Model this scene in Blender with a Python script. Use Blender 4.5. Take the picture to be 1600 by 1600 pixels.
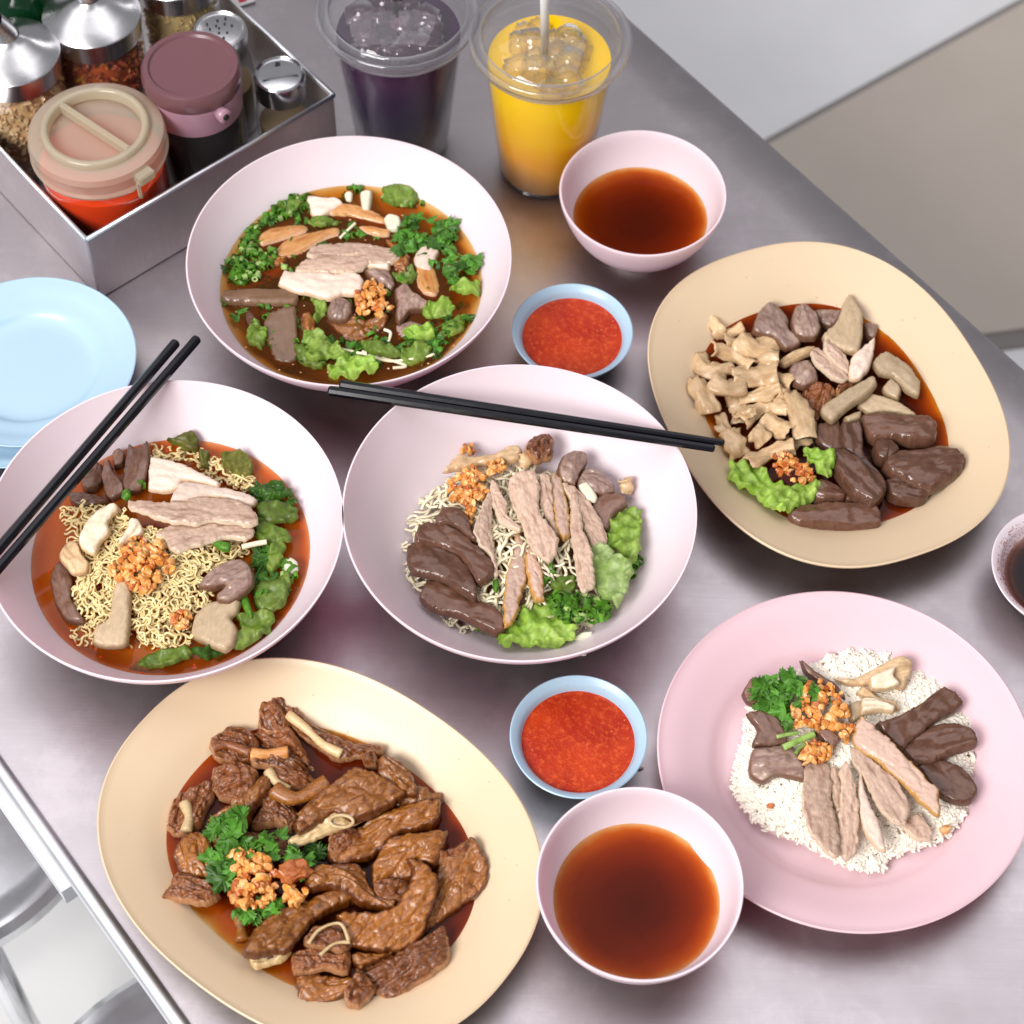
import bpy, bmesh, math, random
import numpy as np
from mathutils import Vector, Matrix, noise
from mathutils.geometry import delaunay_2d_cdt
random.seed(7); RNG = np.random.default_rng(7)
for o in list(bpy.data.objects): bpy.data.objects.remove(o)
S = bpy.context.scene; C = S.collection
# ------------------------------------------------------------------ camera
H = 1.1270234
FPX = 3194.85
FW = np.array([0., .54562759, -.83802776]); RT = np.array([.99953298, .02560879, .01667351]); UP = np.array([-.03055841, .83763639, .54537277])
cd = bpy.data.cameras.new('camera'); cam = bpy.data.objects.new('camera', cd); C.objects.link(cam)
M = Matrix.Identity(4)
for i in range(3):
    M[i][0] = RT[i]; M[i][1] = UP[i]; M[i][2] = -FW[i]
M[2][3] = H
cam.matrix_world = M
cd.sensor_width = 36; cd.lens = FPX/1600*36; cd.clip_end = 60; cd.clip_start = .05
cd.dof.use_dof = True; cd.dof.focus_distance = 1.26; cd.dof.aperture_fstop = 9
S.camera = cam
# ------------------------------------------------------------------ light: open shop front behind and left of the camera, pale ceiling light above
w = bpy.data.worlds.new('World'); S.world = w; w.use_nodes = True
w.node_tree.nodes['Background'].inputs[0].default_value = (.88, .87, .92, 1)
w.node_tree.nodes['Background'].inputs[1].default_value = .31
def area(name, loc, target, sx, sy, power, col):
    l = bpy.data.lights.new(name, 'AREA'); l.shape = 'RECTANGLE'; l.size = sx; l.size_y = sy; l.energy = power; l.color = col
    o = bpy.data.objects.new(name, l); C.objects.link(o); o.location = loc
    d = Vector(target)-Vector(loc); o.rotation_euler = d.to_track_quat('-Z', 'Y').to_euler(); return o
area('shop_front_light', (-1.5, -1.0, 2.2), (0, .8, 0), 1.7, 1.3, 122, (1, .97, .95))
area('ceiling_light', (-.75, 1.45, 2.6), (-.75, 1.44, 0), 4.4, 2.3, 50, (.99, .95, 1))
S.view_settings.view_transform = 'Standard'; S.view_settings.look = 'None'; S.view_settings.exposure = 0.0
S.view_settings.gamma = 1
S.render.engine = 'CYCLES'
S.cycles.max_bounces = 10; S.cycles.transparent_max_bounces = 24; S.cycles.caustics_reflective = False; S.cycles.caustics_refractive = False

def at(px, py, z):
    ray = FW*FPX+RT*(px-800)-UP*(py-800); t = (z-H)/ray[2]; return np.array([t*ray[0], t*ray[1], z])
def at_plane(px, py, P, N):
    ray = FW*FPX+RT*(px-800)-UP*(py-800); O = np.array([0, 0, H]); t = ((P-O)@N)/(ray@N); return O+t*ray
# ------------------------------------------------------------------ materials
def newmat(name):
    m = bpy.data.materials.new(name); m.use_nodes = True; nt = m.node_tree; return m, nt, nt.nodes['Principled BSDF']
def N(nt, t, **kw):
    n = nt.nodes.new(t)
    for k, v in kw.items():
        if hasattr(n, k): setattr(n, k, v)
        else: n.inputs[k].default_value = v
    return n
def L(nt, a, b): nt.links.new(a, b)
def c4(c): return (c[0], c[1], c[2], 1)
def ramp(nt, fac, stops, interp='LINEAR'):
    r = nt.nodes.new('ShaderNodeValToRGB'); r.color_ramp.interpolation = interp
    while len(r.color_ramp.elements) < len(stops): r.color_ramp.elements.new(.5)
    for e, (p, c) in zip(r.color_ramp.elements, stops): e.position = p; e.color = c4(c)
    L(nt, fac, r.inputs[0]); return r.outputs[0]
def mixc(nt, f, a, b, mode='MIX'):
    m = nt.nodes.new('ShaderNodeMix'); m.data_type = 'RGBA'; m.blend_type = mode
    for s, v in ((0, f), (6, a), (7, b)):
        if isinstance(v, (int, float)): m.inputs[s].default_value = v
        elif isinstance(v, tuple): m.inputs[s].default_value = c4(v)
        else: L(nt, v, m.inputs[s])
    return m.outputs[2]
def bump(nt, hgt, bsdf, strength=.5, dist=.001):
    b = nt.nodes.new('ShaderNodeBump'); b.inputs['Strength'].default_value = strength; b.inputs['Distance'].default_value = dist
    L(nt, hgt, b.inputs['Height']); L(nt, b.outputs[0], bsdf.inputs['Normal']); return b
def coords(nt, kind='Object', scale=(1, 1, 1)):
    tc = nt.nodes.new('ShaderNodeTexCoord'); mp = nt.nodes.new('ShaderNodeMapping'); mp.inputs['Scale'].default_value = scale
    L(nt, tc.outputs[kind], mp.inputs[0]); return mp.outputs[0]
def nz(nt, vec, scale, detail=4, rough=.55, out=0):
    n = N(nt, 'ShaderNodeTexNoise'); n.inputs['Scale'].default_value = scale; n.inputs['Detail'].default_value = detail; n.inputs['Roughness'].default_value = rough
    if vec is not None: L(nt, vec, n.inputs['Vector'])
    return n.outputs[out]
def plastic(name, col, rough=.28, var=.03, spec=.5, coat=.0, sss=0.0):
    m, nt, b = newmat(name)
    v = coords(nt); n = nz(nt, v, 9, 3)
    c = mixc(nt, n, tuple(x*(1-var) for x in col), tuple(min(1, x*(1+var)) for x in col))
    L(nt, c, b.inputs['Base Color'])
    n2 = nz(nt, v, 60, 5); rr = N(nt, 'ShaderNodeMapRange'); L(nt, n2, rr.inputs[0]); rr.inputs[3].default_value = rough-.06; rr.inputs[4].default_value = rough+.08
    L(nt, rr.outputs[0], b.inputs['Roughness'])
    b.inputs['Specular IOR Level'].default_value = spec; b.inputs['Coat Weight'].default_value = coat; b.inputs['Coat Roughness'].default_value = .1
    if sss: b.inputs['Subsurface Weight'].default_value = sss; b.inputs['Subsurface Radius'].default_value = (.012, .006, .005); b.inputs['Subsurface Scale'].default_value = 1
    bump(nt, nz(nt, v, 35, 2), b, .05, .0006)
    return m
def melamine(name, col, tcol, rough, tw=.28):
    m = plastic(name, col, rough); nt = m.node_tree; b = nt.nodes['Principled BSDF']; out = nt.nodes['Material Output']
    tl = N(nt, 'ShaderNodeBsdfTranslucent'); tl.inputs[0].default_value = c4(tcol); mx = N(nt, 'ShaderNodeMixShader'); mx.inputs[0].default_value = tw
    L(nt, b.outputs[0], mx.inputs[1]); L(nt, tl.outputs[0], mx.inputs[2]); L(nt, mx.outputs[0], out.inputs[0]); return m
def steel(name, col=(.56, .55, .56), rough=.3, brush=(6, 260, 6), smudge=True, bstr=.06):
    m, nt, b = newmat(name); b.inputs['Metallic'].default_value = 1
    v = coords(nt); vb = coords(nt, scale=brush)
    nb = nz(nt, vb, 4, 5, .7); ns = nz(nt, v, 7, 6, .6); ns2 = nz(nt, v, 38, 6, .65)
    c = mixc(nt, nb, tuple(x*.85 for x in col), tuple(min(1, x*1.13) for x in col))
    c = mixc(nt, ramp(nt, ns, [(.35, (0, 0, 0)), (.7, (1, 1, 1))]), c, tuple(x*.88 for x in col))
    L(nt, c, b.inputs['Base Color'])
    a = N(nt, 'ShaderNodeMath', operation='MULTIPLY_ADD'); L(nt, ns, a.inputs[0]); a.inputs[1].default_value = .34; a.inputs[2].default_value = rough-.17
    a2 = N(nt, 'ShaderNodeMath', operation='MULTIPLY_ADD'); L(nt, ns2, a2.inputs[0]); a2.inputs[1].default_value = .12; L(nt, a.outputs[0], a2.inputs[2])
    L(nt, a2.outputs[0], b.inputs['Roughness'])
    if smudge:
        st = nz(nt, coords(nt, scale=(1, 1, 1)), 16, 8, .72); b.inputs['Base Color'].links and None
        f = ramp(nt, st, [(.50, (0, 0, 0)), (.62, (.35, .35, .35))]); c = mixc(nt, f, c, tuple(min(1, x*1.28) for x in col)); L(nt, c, b.inputs['Base Color'])
        sc = nz(nt, coords(nt, scale=(40, 900, 40)), 1.2, 2, .5); nb = mixc(nt, ramp(nt, sc, [(.60, (0, 0, 0)), (.63, (1, 1, 1))]), nb, (1, 1, 1))
    bump(nt, nb, b, bstr*1.6, .0005); return m
def shell(name, tint=(1, 1, 1), rough=.05, haze=0.0, hazecol=(.8, .8, .8), fres=1.45, refl=1.0):
    """thin clear plastic or glass wall"""
    m, nt, b = newmat(name); nt.nodes.remove(b); out = nt.nodes['Material Output']
    tr = N(nt, 'ShaderNodeBsdfTransparent'); tr.inputs[0].default_value = c4(tint)
    gl = N(nt, 'ShaderNodeBsdfGlossy'); gl.inputs['Roughness'].default_value = rough
    lw = N(nt, 'ShaderNodeLayerWeight'); pw = N(nt, 'ShaderNodeMath', operation='POWER'); L(nt, lw.outputs['Facing'], pw.inputs[0]); pw.inputs[1].default_value = 3.5
    fr = N(nt, 'ShaderNodeMath', operation='MULTIPLY_ADD'); L(nt, pw.outputs[0], fr.inputs[0]); fr.inputs[1].default_value = .55; fr.inputs[2].default_value = .045*(fres-1)/.45
    v = coords(nt); bp = N(nt, 'ShaderNodeBump'); bp.inputs['Strength'].default_value = .3; bp.inputs['Distance'].default_value = .001; L(nt, nz(nt, v, 70, 2), bp.inputs['Height'])
    L(nt, bp.outputs[0], gl.inputs['Normal'])
    base = tr.outputs[0]
    if haze:
        df = N(nt, 'ShaderNodeBsdfDiffuse'); df.inputs[0].default_value = c4(hazecol)
        tl = N(nt, 'ShaderNodeBsdfTranslucent'); tl.inputs[0].default_value = c4(hazecol)
        ad = N(nt, 'ShaderNodeMixShader'); ad.inputs[0].default_value = .4; L(nt, df.outputs[0], ad.inputs[1]); L(nt, tl.outputs[0], ad.inputs[2])
        mx = N(nt, 'ShaderNodeMixShader'); mx.inputs[0].default_value = haze; L(nt, base, mx.inputs[1]); L(nt, ad.outputs[0], mx.inputs[2]); base = mx.outputs[0]
    mm = N(nt, 'ShaderNodeMath', operation='MULTIPLY'); L(nt, fr.outputs[0], mm.inputs[0]); mm.inputs[1].default_value = refl
    mx = N(nt, 'ShaderNodeMixShader'); L(nt, mm.outputs[0], mx.inputs[0]); L(nt, base, mx.inputs[1]); L(nt, gl.outputs[0], mx.inputs[2])
    L(nt, mx.outputs[0], out.inputs[0]); return m
def attr(nt, name, fac=False):
    a = N(nt, 'ShaderNodeAttribute'); a.attribute_name = name; return a.outputs['Fac'] if fac else a.outputs['Vector']
def liquid(name, stops, murk, murkcol, rough=.03, unit=.03, oil=None, ior=1.33):
    """thin sheet of stock: clear tint that deepens with the depth below it, glossy on top"""
    m, nt, b = newmat(name); nt.nodes.remove(b); out = nt.nodes['Material Output']
    ed = attr(nt, 'ed', True); sc = N(nt, 'ShaderNodeMath', operation='MULTIPLY'); L(nt, ed, sc.inputs[0]); sc.inputs[1].default_value = 1/unit
    v = coords(nt)
    ad = N(nt, 'ShaderNodeMath', operation='MULTIPLY_ADD'); L(nt, nz(nt, v, 45, 3), ad.inputs[0]); ad.inputs[1].default_value = .16; 
    sb = N(nt, 'ShaderNodeMath', operation='SUBTRACT'); L(nt, sc.outputs[0], sb.inputs[0]); sb.inputs[1].default_value = .08; L(nt, sb.outputs[0], ad.inputs[2])
    col = ramp(nt, ad.outputs[0], stops)
    tr = N(nt, 'ShaderNodeBsdfTransparent'); L(nt, col, tr.inputs[0])
    df = N(nt, 'ShaderNodeBsdfDiffuse')
    mc = murkcol
    if oil: mc = mixc(nt, ramp(nt, nz(nt, v, 90, 5), [(.45, (0, 0, 0)), (.6, (1, 1, 1))]), murkcol, oil)
    if isinstance(mc, tuple): df.inputs[0].default_value = c4(mc)
    else: L(nt, mc, df.inputs[0])
    mf = ramp(nt, sc.outputs[0], [(0, (0, 0, 0)), (.25, (murk,)*3), (1, (murk*1.1,)*3)])
    mx = N(nt, 'ShaderNodeMixShader'); L(nt, mf, mx.inputs[0]); L(nt, tr.outputs[0], mx.inputs[1]); L(nt, df.outputs[0], mx.inputs[2])
    gl = N(nt, 'ShaderNodeBsdfGlossy'); gl.inputs['Roughness'].default_value = rough
    fr = N(nt, 'ShaderNodeFresnel'); fr.inputs[0].default_value = ior
    bp = N(nt, 'ShaderNodeBump'); bp.inputs['Strength'].default_value = .12; bp.inputs['Distance'].default_value = .001; L(nt, nz(nt, v, 30, 2), bp.inputs['Height'])
    L(nt, bp.outputs[0], gl.inputs['Normal']); L(nt, bp.outputs[0], fr.inputs[1])
    m2 = N(nt, 'ShaderNodeMixShader'); L(nt, fr.outputs[0], m2.inputs[0]); L(nt, mx.outputs[0], m2.inputs[1]); L(nt, gl.outputs[0], m2.inputs[2])
    L(nt, m2.outputs[0], out.inputs[0]); return m
def food(name, c1, c2, rim=None, rimw=.0015, rough=.38, scale=120, stretch=6, bstr=.5, bdist=.0008, coat=.0, pores=0, porecol=(.05, .03, .03), c3=None, sss=.05, spec=.5, wet=0.3):
    m, nt, b = newmat(name)
    fib = attr(nt, 'fib'); mp = N(nt, 'ShaderNodeMapping'); mp.inputs['Scale'].default_value = (1, stretch, 1); L(nt, fib, mp.inputs[0])
    oi = N(nt, 'ShaderNodeObjectInfo')
    off = N(nt, 'ShaderNodeVectorMath', operation='ADD'); L(nt, mp.outputs[0], off.inputs[0]); cx = N(nt, 'ShaderNodeCombineXYZ'); L(nt, oi.outputs['Random'], cx.inputs[2]); L(nt, cx.outputs[0], off.inputs[1])
    vec = off.outputs[0]
    n1 = nz(nt, vec, scale*2.6, 7, .66); n2 = nz(nt, vec, scale*.55, 4)
    f = ramp(nt, n1, [(.34, (0, 0, 0)), (.66, (1, 1, 1))])
    c = mixc(nt, f, c1, c2)
    if c3: c = mixc(nt, ramp(nt, n2, [(.5, (0, 0, 0)), (.68, (1, 1, 1))]), c, c3)
    hs = N(nt, 'ShaderNodeHueSaturation'); rv = N(nt, 'ShaderNodeMapRange'); L(nt, oi.outputs['Random'], rv.inputs[0]); rv.inputs[3].default_value = .82; rv.inputs[4].default_value = 1.18
    L(nt, c, hs.inputs['Color']); L(nt, rv.outputs[0], hs.inputs['Value']); c = hs.outputs[0]
    if rim:
        ed = attr(nt, 'ed', True); q = N(nt, 'ShaderNodeMath', operation='MULTIPLY_ADD'); L(nt, n2, q.inputs[0]); q.inputs[1].default_value = -rimw*2.2; L(nt, ed, q.inputs[2])
        q2 = N(nt, 'ShaderNodeMapRange'); L(nt, q.outputs[0], q2.inputs[0]); q2.inputs[1].default_value = -rimw*.4; q2.inputs[2].default_value = rimw*.5; q2.inputs[3].default_value = 1; q2.inputs[4].default_value = 0
        c = mixc(nt, q2.outputs[0], c, rim)
    hgt = mixc(nt, .35, n1, n2)
    if pores:
        vo = N(nt, 'ShaderNodeTexVoronoi'); vo.inputs['Scale'].default_value = pores; L(nt, fib, vo.inputs['Vector'])
        pr = ramp(nt, vo.outputs['Distance'], [(.06, (1, 1, 1)), (.16, (0, 0, 0))])
        gate = ramp(nt, nz(nt, fib, pores*.22, 2), [(.5, (0, 0, 0)), (.58, (1, 1, 1))])
        pf = mixc(nt, 1.0, pr, gate, 'MULTIPLY'); c = mixc(nt, pf, c, porecol)
    L(nt, c, b.inputs['Base Color'])
    b.inputs['Roughness'].default_value = rough; b.inputs['Specular IOR Level'].default_value = spec
    if wet:
        wr = N(nt, 'ShaderNodeMapRange'); L(nt, nz(nt, fib, 160, 4), wr.inputs[0]); wr.inputs[1].default_value = .42; wr.inputs[2].default_value = .62; wr.inputs[3].default_value = max(.06, rough-.2); wr.inputs[4].default_value = rough+.12
        L(nt, wr.outputs[0], b.inputs['Roughness'])
    b.inputs['Coat Weight'].default_value = coat; b.inputs['Coat Roughness'].default_value = .12
    if sss: b.inputs['Subsurface Weight'].default_value = sss; b.inputs['Subsurface Radius'].default_value = (.004, .002, .001); b.inputs['Subsurface Scale'].default_value = 1
    bump(nt, hgt, b, bstr, bdist); return m
def leafmat(name, c1, c2, rough=.4, rimc=None):
    m, nt, b = newmat(name); v = coords(nt); oi = N(nt, 'ShaderNodeObjectInfo')
    c = mixc(nt, ramp(nt, nz(nt, v, 55, 5), [(.35, (0, 0, 0)), (.65, (1, 1, 1))]), c1, c2)
    vo = N(nt, 'ShaderNodeTexVoronoi'); vo.feature = 'DISTANCE_TO_EDGE'; vo.inputs['Scale'].default_value = 110; L(nt, v, vo.inputs['Vector'])
    ve = ramp(nt, vo.outputs['Distance'], [(.0, (.14, .14, .14)), (.10, (0, 0, 0))]); c = mixc(nt, ve, c, tuple(min(1, x*1.8+.02) for x in c2))
    c = mixc(nt, ramp(nt, nz(nt, v, 190, 4), [(.42, (0, 0, 0)), (.7, (.6, .6, .6))]), c, tuple(x*.35 for x in c1))
    if rimc:
        ed = attr(nt, 'ed', True); q2 = N(nt, 'ShaderNodeMapRange'); L(nt, ed, q2.inputs[0]); q2.inputs[1].default_value = 0; q2.inputs[2].default_value = .006; q2.inputs[3].default_value = .8; q2.inputs[4].default_value = 0
        c = mixc(nt, q2.outputs[0], c, rimc)
    hs = N(nt, 'ShaderNodeHueSaturation'); rv = N(nt, 'ShaderNodeMapRange'); L(nt, oi.outputs['Random'], rv.inputs[0]); rv.inputs[3].default_value = .7; rv.inputs[4].default_value = 1.25
    L(nt, c, hs.inputs['Color']); L(nt, rv.outputs[0], hs.inputs['Value']); c = hs.outputs[0]
    L(nt, c, b.inputs['Base Color']); b.inputs['Roughness'].default_value = rough
    out = nt.nodes['Material Output']; tl = N(nt, 'ShaderNodeBsdfTranslucent'); L(nt, c, tl.inputs[0]); mx = N(nt, 'ShaderNodeMixShader'); mx.inputs[0].default_value = .42
    L(nt, b.outputs[0], mx.inputs[1]); L(nt, tl.outputs[0], mx.inputs[2]); L(nt, mx.outputs[0], out.inputs[0])
    bump(nt, nz(nt, v, 300, 4), b, .3, .0007); return m

MT = dict(
 pinkbowl=melamine('pink_white_melamine', (.97, .905, .93), (1., .60, .78), .30), pinkplate=melamine('pink_melamine', (.92, .69, .74), (1., .5, .60), .3, .24),
 yellow=melamine('yellow_melamine', (.77, .60, .40), (.85, .55, .28), .32, .12), blue=melamine('pale_blue_melamine', (.47, .66, .80), (.45, .68, .9), .3, .15),
 white=plastic('white_rim_plastic', (.80, .78, .80), .3),
 table=steel('table_steel', (.54, .50, .512), .33, (3, 160, 3)), boxsteel=steel('box_steel', (.70, .655, .67), .44, (180, 180, 4)),
 cap=steel('cap_steel', (.72, .72, .73), .2, (200, 200, 3), bstr=.03), chrome=steel('chrome', (.75, .76, .78), .14, (2, 2, 2), bstr=.01), rim=steel('edge_steel', (.80, .82, .86), .35, (4, 4, 60)),
 black=plastic('black_lacquer', (.004, .004, .007), .16, .3, spec=.35),
 floor=plastic('painted_cement', (.88, .89, .89), .6, .07), tile=plastic('beige_tile', (.60, .53, .455), .4, .08), grout=plastic('dark_grout', (.27, .25, .235), .8),
 clear=shell('clear_plastic', (.98, .98, .98), .05, .0, (.9, .9, .95), 1.5, .5), cuplid=shell('clear_lid', (.95, .95, .96), .05, .10, (.85, .85, .9), 1.5, 1.1),
 cuplid_ring=shell('clear_lid_ring', (.8, .8, .82), .10, .20, (.85, .85, .9), 1.5, 1.1),
 glass=shell('jar_glass', (.90, .92, .91), .04, .04, (.8, .8, .8), 1.5, 1.2),
 frost=shell('frosted_lid', (.80, .70, .58), .2, .58, (.74, .66, .52), 1.5, .9), frostrim=shell('frosted_lid_ridge', (.9, .85, .7), .15, .62, (.74, .67, .52), 1.5, .9),
 jarwall=shell('frosted_jar', (.99, .93, .90), .10, .02, (.75, .6, .6), 1.5, 1.0),
 plum=plastic('plum_plastic', (.15, .065, .075), .32, .05, coat=.2), plumlight=plastic('mauve_plastic', (.38, .21, .27), .32, .05, coat=.2),
 darkhole=plastic('dark_opening', (.01, .008, .01), .6),  # near-black colour stands in for the shade inside spouts and cap holes
 straw=plastic('white_straw', (.85, .85, .84), .3),
 green=shell('green_glass', (.04, .35, .13), .05, .35, (.01, .10, .04), 1.5, 1),
 redprint=plastic('red_print', (.55, .03, .05), .5), paper=plastic('white_paper', (.78, .74, .75), .7),
)
def drink(name, top, bot, zt, zb, rough=.15, em=.0):
    m, nt, b = newmat(name); tc = N(nt, 'ShaderNodeTexCoord'); sp = N(nt, 'ShaderNodeSeparateXYZ'); L(nt, tc.outputs['Object'], sp.inputs[0])
    mr = N(nt, 'ShaderNodeMapRange'); L(nt, sp.outputs[2], mr.inputs[0]); mr.inputs[1].default_value = zb; mr.inputs[2].default_value = zt
    ad = N(nt, 'ShaderNodeMath', operation='MULTIPLY_ADD'); L(nt, nz(nt, tc.outputs['Object'], 32, 3), ad.inputs[0]); ad.inputs[1].default_value = .55; s = N(nt, 'ShaderNodeMath', operation='SUBTRACT'); L(nt, mr.outputs[0], s.inputs[0]); s.inputs[1].default_value = .27; L(nt, s.outputs[0], ad.inputs[2])
    c = ramp(nt, ad.outputs[0], [(.2, bot), (.8, top)]); L(nt, c, b.inputs['Base Color']); b.inputs['Roughness'].default_value = rough
    b.inputs['Specular IOR Level'].default_value = .2
    return m
MT['orange'] = drink('orange_drink', (1., .62, .005), (1., .42, .0), .11, .02)
MT['purple'] = drink('butterfly_pea_drink', (.040, .012, .045), (.014, .011, .035), .115, .05)
MT['redsauce'] = drink('red_vinegar', (.80, .06, .004), (.58, .025, .002), .09, .0)
MT['soyliquid'] = plastic('soy_liquid', (.012, .006, .008), .12)
SOUP = [(0, (1., .72, .30)), (.10, (.86, .36, .05)), (.35, (.46, .11, .012)), (1, (.22, .028, .004))]
MT['tea'] = liquid('dark_broth', [(0, (1., .75, .42)), (.08, (.85, .36, .07)), (.25, (.55, .16, .02)), (.6, (.28, .05, .006)), (1, (.18, .03, .004))], .16, (.12, .024, .004), .02, .05, ior=1.2)
MT['soupA'] = liquid('duck_broth', [(0, (1., .85, .5)), (.1, (.95, .52, .10)), (.3, (.72, .30, .05)), (1, (.42, .15, .03))], .18, (.22, .085, .018), .03, .07, ior=1.26)
MT['soupB'] = liquid('red_oil_broth', [(0, (1., .62, .35)), (.1, (.95, .34, .05)), (.4, (.85, .20, .018)), (1, (.6, .10, .01))], .42, (.58, .15, .013), .06, .05)
MT['pool'] = liquid('brown_gravy', [(0, (1., .9, .65)), (.05, (.96, .6, .14)), (.13, (.8, .34, .045)), (.30, (.46, .14, .018)), (1, (.24, .05, .007))], .08, (.16, .045, .01), .08, .05, ior=1.24)
MT['oilpool'] = liquid('oil_film', [(0, (1., .96, .9)), (.4, (1, .86, .68)), (1, (.98, .75, .5))], .02, (.6, .3, .1), .08, .04)
MT['soy'] = liquid('black_soy', [(0, (1., .8, .7)), (.15, (.4, .15, .07)), (.4, (.05, .02, .01)), (1, (.01, .006, .006))], .8, (.006, .004, .005), .1, .04)
def chilimat():
    m, nt, b = newmat('chilli_sauce'); v = coords(nt); n1 = nz(nt, v, 240, 6, .7); n2 = nz(nt, v, 28, 3); n3 = nz(nt, v, 420, 3)
    c = mixc(nt, ramp(nt, n2, [(.35, (0, 0, 0)), (.65, (1, 1, 1))]), (.34, .012, .001), (.50, .040, .003))
    c = mixc(nt, ramp(nt, n1, [(.50, (0, 0, 0)), (.68, (.6, .6, .6))]), c, (.72, .13, .02))
    c = mixc(nt, ramp(nt, n3, [(.68, (0, 0, 0)), (.76, (.7, .7, .7))]), c, (.85, .34, .08))
    L(nt, c, b.inputs['Base Color']); b.inputs['Roughness'].default_value = .08; b.inputs['Specular IOR Level'].default_value = .3; b.inputs['Coat Weight'].default_value = .0; b.inputs['Coat Roughness'].default_value = .03
    bump(nt, n1, b, .8, .0013); return m
MT['chili'] = chilimat()
F = dict(
 breast=food('poached_duck_breast', (.44, .285, .205), (.62, .45, .34), (.66, .52, .38), .0007, .38, 120, 4, .45, .0005, c3=(.35, .205, .145)),
 white=food('pale_duck_meat', (.68, .50, .40), (.80, .66, .55), (.70, .50, .33), .0008, .42, 130, 4, .5, .0006),
 skinny=food('golden_skin_duck', (.50, .32, .25), (.62, .44, .34), (.50, .27, .08), .0013, .36, 130, 4, .5, .0006),
 liver=food('braised_liver', (.09, .038, .022), (.15, .072, .046), None, .001, .24, 60, 2, .22, .0006, coat=.25, spec=.35, pores=260, porecol=(.03, .015, .012), sss=.02),
 mauve=food('mauve_liver', (.15, .070, .045), (.24, .130, .088), (.10, .045, .03), .0008, .30, 80, 2, .3, .0006, coat=.2, pores=240, porecol=(.06, .03, .03)),
 gizzard=food('sliced_gizzard', (.20, .115, .090), (.33, .21, .165), (.15, .07, .04), .0012, .32, 90, 3, .45, .0008, coat=.2, c3=(.42, .30, .23)),
 pale=food('pale_porous_liver', (.40, .29, .17), (.52, .39, .25), (.32, .22, .12), .0008, .45, 90, 2, .4, .0006, pores=420, porecol=(.12, .075, .04)),
 cream=food('boiled_intestine', (.52, .34, .18), (.70, .50, .29), (.50, .32, .18), .0006, .36, 80, 3, .45, .0007, coat=.15, c3=(.45, .28, .14)),
 creamw=food('white_intestine', (.78, .62, .42), (.88, .76, .58), (.62, .44, .25), .0007, .36, 80, 3, .4, .0006, coat=.15),
 braise=food('braised_duck_skin', (.15, .038, .003), (.46, .17, .022), (.12, .03, .004), .0016, .22, 330, 2.5, .8, .0007, coat=.45, spec=.5, c3=(.16, .05, .014), sss=.02),
 braise2=food('braised_duck_flesh', (.11, .027, .004), (.34, .11, .025), (.42, .20, .09), .0009, .25, 360, 2.5, .9, .0009, coat=.4, spec=.5, c3=(.10, .03, .012), sss=.02),
 bone=food('duck_bone', (.50, .33, .14), (.66, .50, .28), None, .001, .35, 120, 3, .5, .0007, coat=.2),
 skinstrip=food('amber_braised_skin', (.50, .20, .045), (.62, .33, .12), (.7, .45, .28), .0012, .3, 90, 4, .4, .0007, coat=.3, c3=(.40, .13, .02)),
 tofu=food('brown_blood_cake', (.16, .085, .045), (.20, .11, .06), None, .001, .35, 60, 1, .25, .0005, coat=.2),
 garlic=food('fried_garlic', (.62, .20, .03), (.82, .40, .10), None, .001, .35, 220, 1, .8, .0006, coat=.3, c3=(.88, .55, .24), sss=.1),
 garlicd=food('dark_fried_garlic', (.42, .085, .015), (.60, .19, .04), None, .001, .35, 220, 1, .8, .0008, coat=.3),
 noodle=food('egg_noodle', (.72, .54, .23), (.84, .69, .37), None, .001, .22, 60, 1, .2, .0004, coat=.2, sss=.1),
 noodlew=food('rice_noodle', (.74, .64, .42), (.84, .76, .56), None, .001, .32, 60, 1, .2, .0004, coat=.2, sss=.1),
 rice=food('steamed_rice', (.87, .80, .67), (.91, .86, .76), None, .001, .40, 60, 1, .2, .0004, sss=0, wet=0),
 white_veg=food('scallion_white', (.62, .60, .40), (.80, .80, .66), None, .001, .35, 120, 8, .2, .0004),
 peanut=food('crushed_peanut', (.62, .36, .15), (.80, .58, .33), None, .001, .5, 200, 1, .5, .0006),
 chiliflake=food('chilli_flake', (.30, .02, .006), (.55, .09, .01), None, .001, .4, 160, 1, .5, .0006, c3=(.75, .30, .02)),
 sugar=food('brown_sugar', (.62, .42, .16), (.74, .56, .27), None, .001, .7, 240, 1, .6, .0008),
 pepper=food('pepper_powder', (.35, .22, .11), (.46, .31, .17), None, .001, .7, 240, 1, .6, .0006),
 residue=food('dried_sauce_residue', (.20, .07, .05), (.35, .14, .10), None, .001, .5, 240, 1, .6, .0008),
)
G = dict(
 lettuce=leafmat('lettuce_green', (.30, .52, .05), (.50, .70, .15), .38), lettucew=leafmat('wilted_lettuce', (.16, .28, .025), (.32, .44, .08), .35),
 lettucel=leafmat('pale_lettuce', (.42, .64, .13), (.62, .80, .34), .38), dark=leafmat('dark_herb', (.05, .16, .016), (.11, .28, .03), .35),
 coriander=leafmat('coriander_green', (.11, .36, .03), (.22, .52, .07), .4), scallion=leafmat('scallion_green', (.07, .26, .015), (.22, .48, .05), .32),
 olive=leafmat('olive_leaf', (.16, .17, .02), (.30, .29, .05), .34),
)
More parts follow.
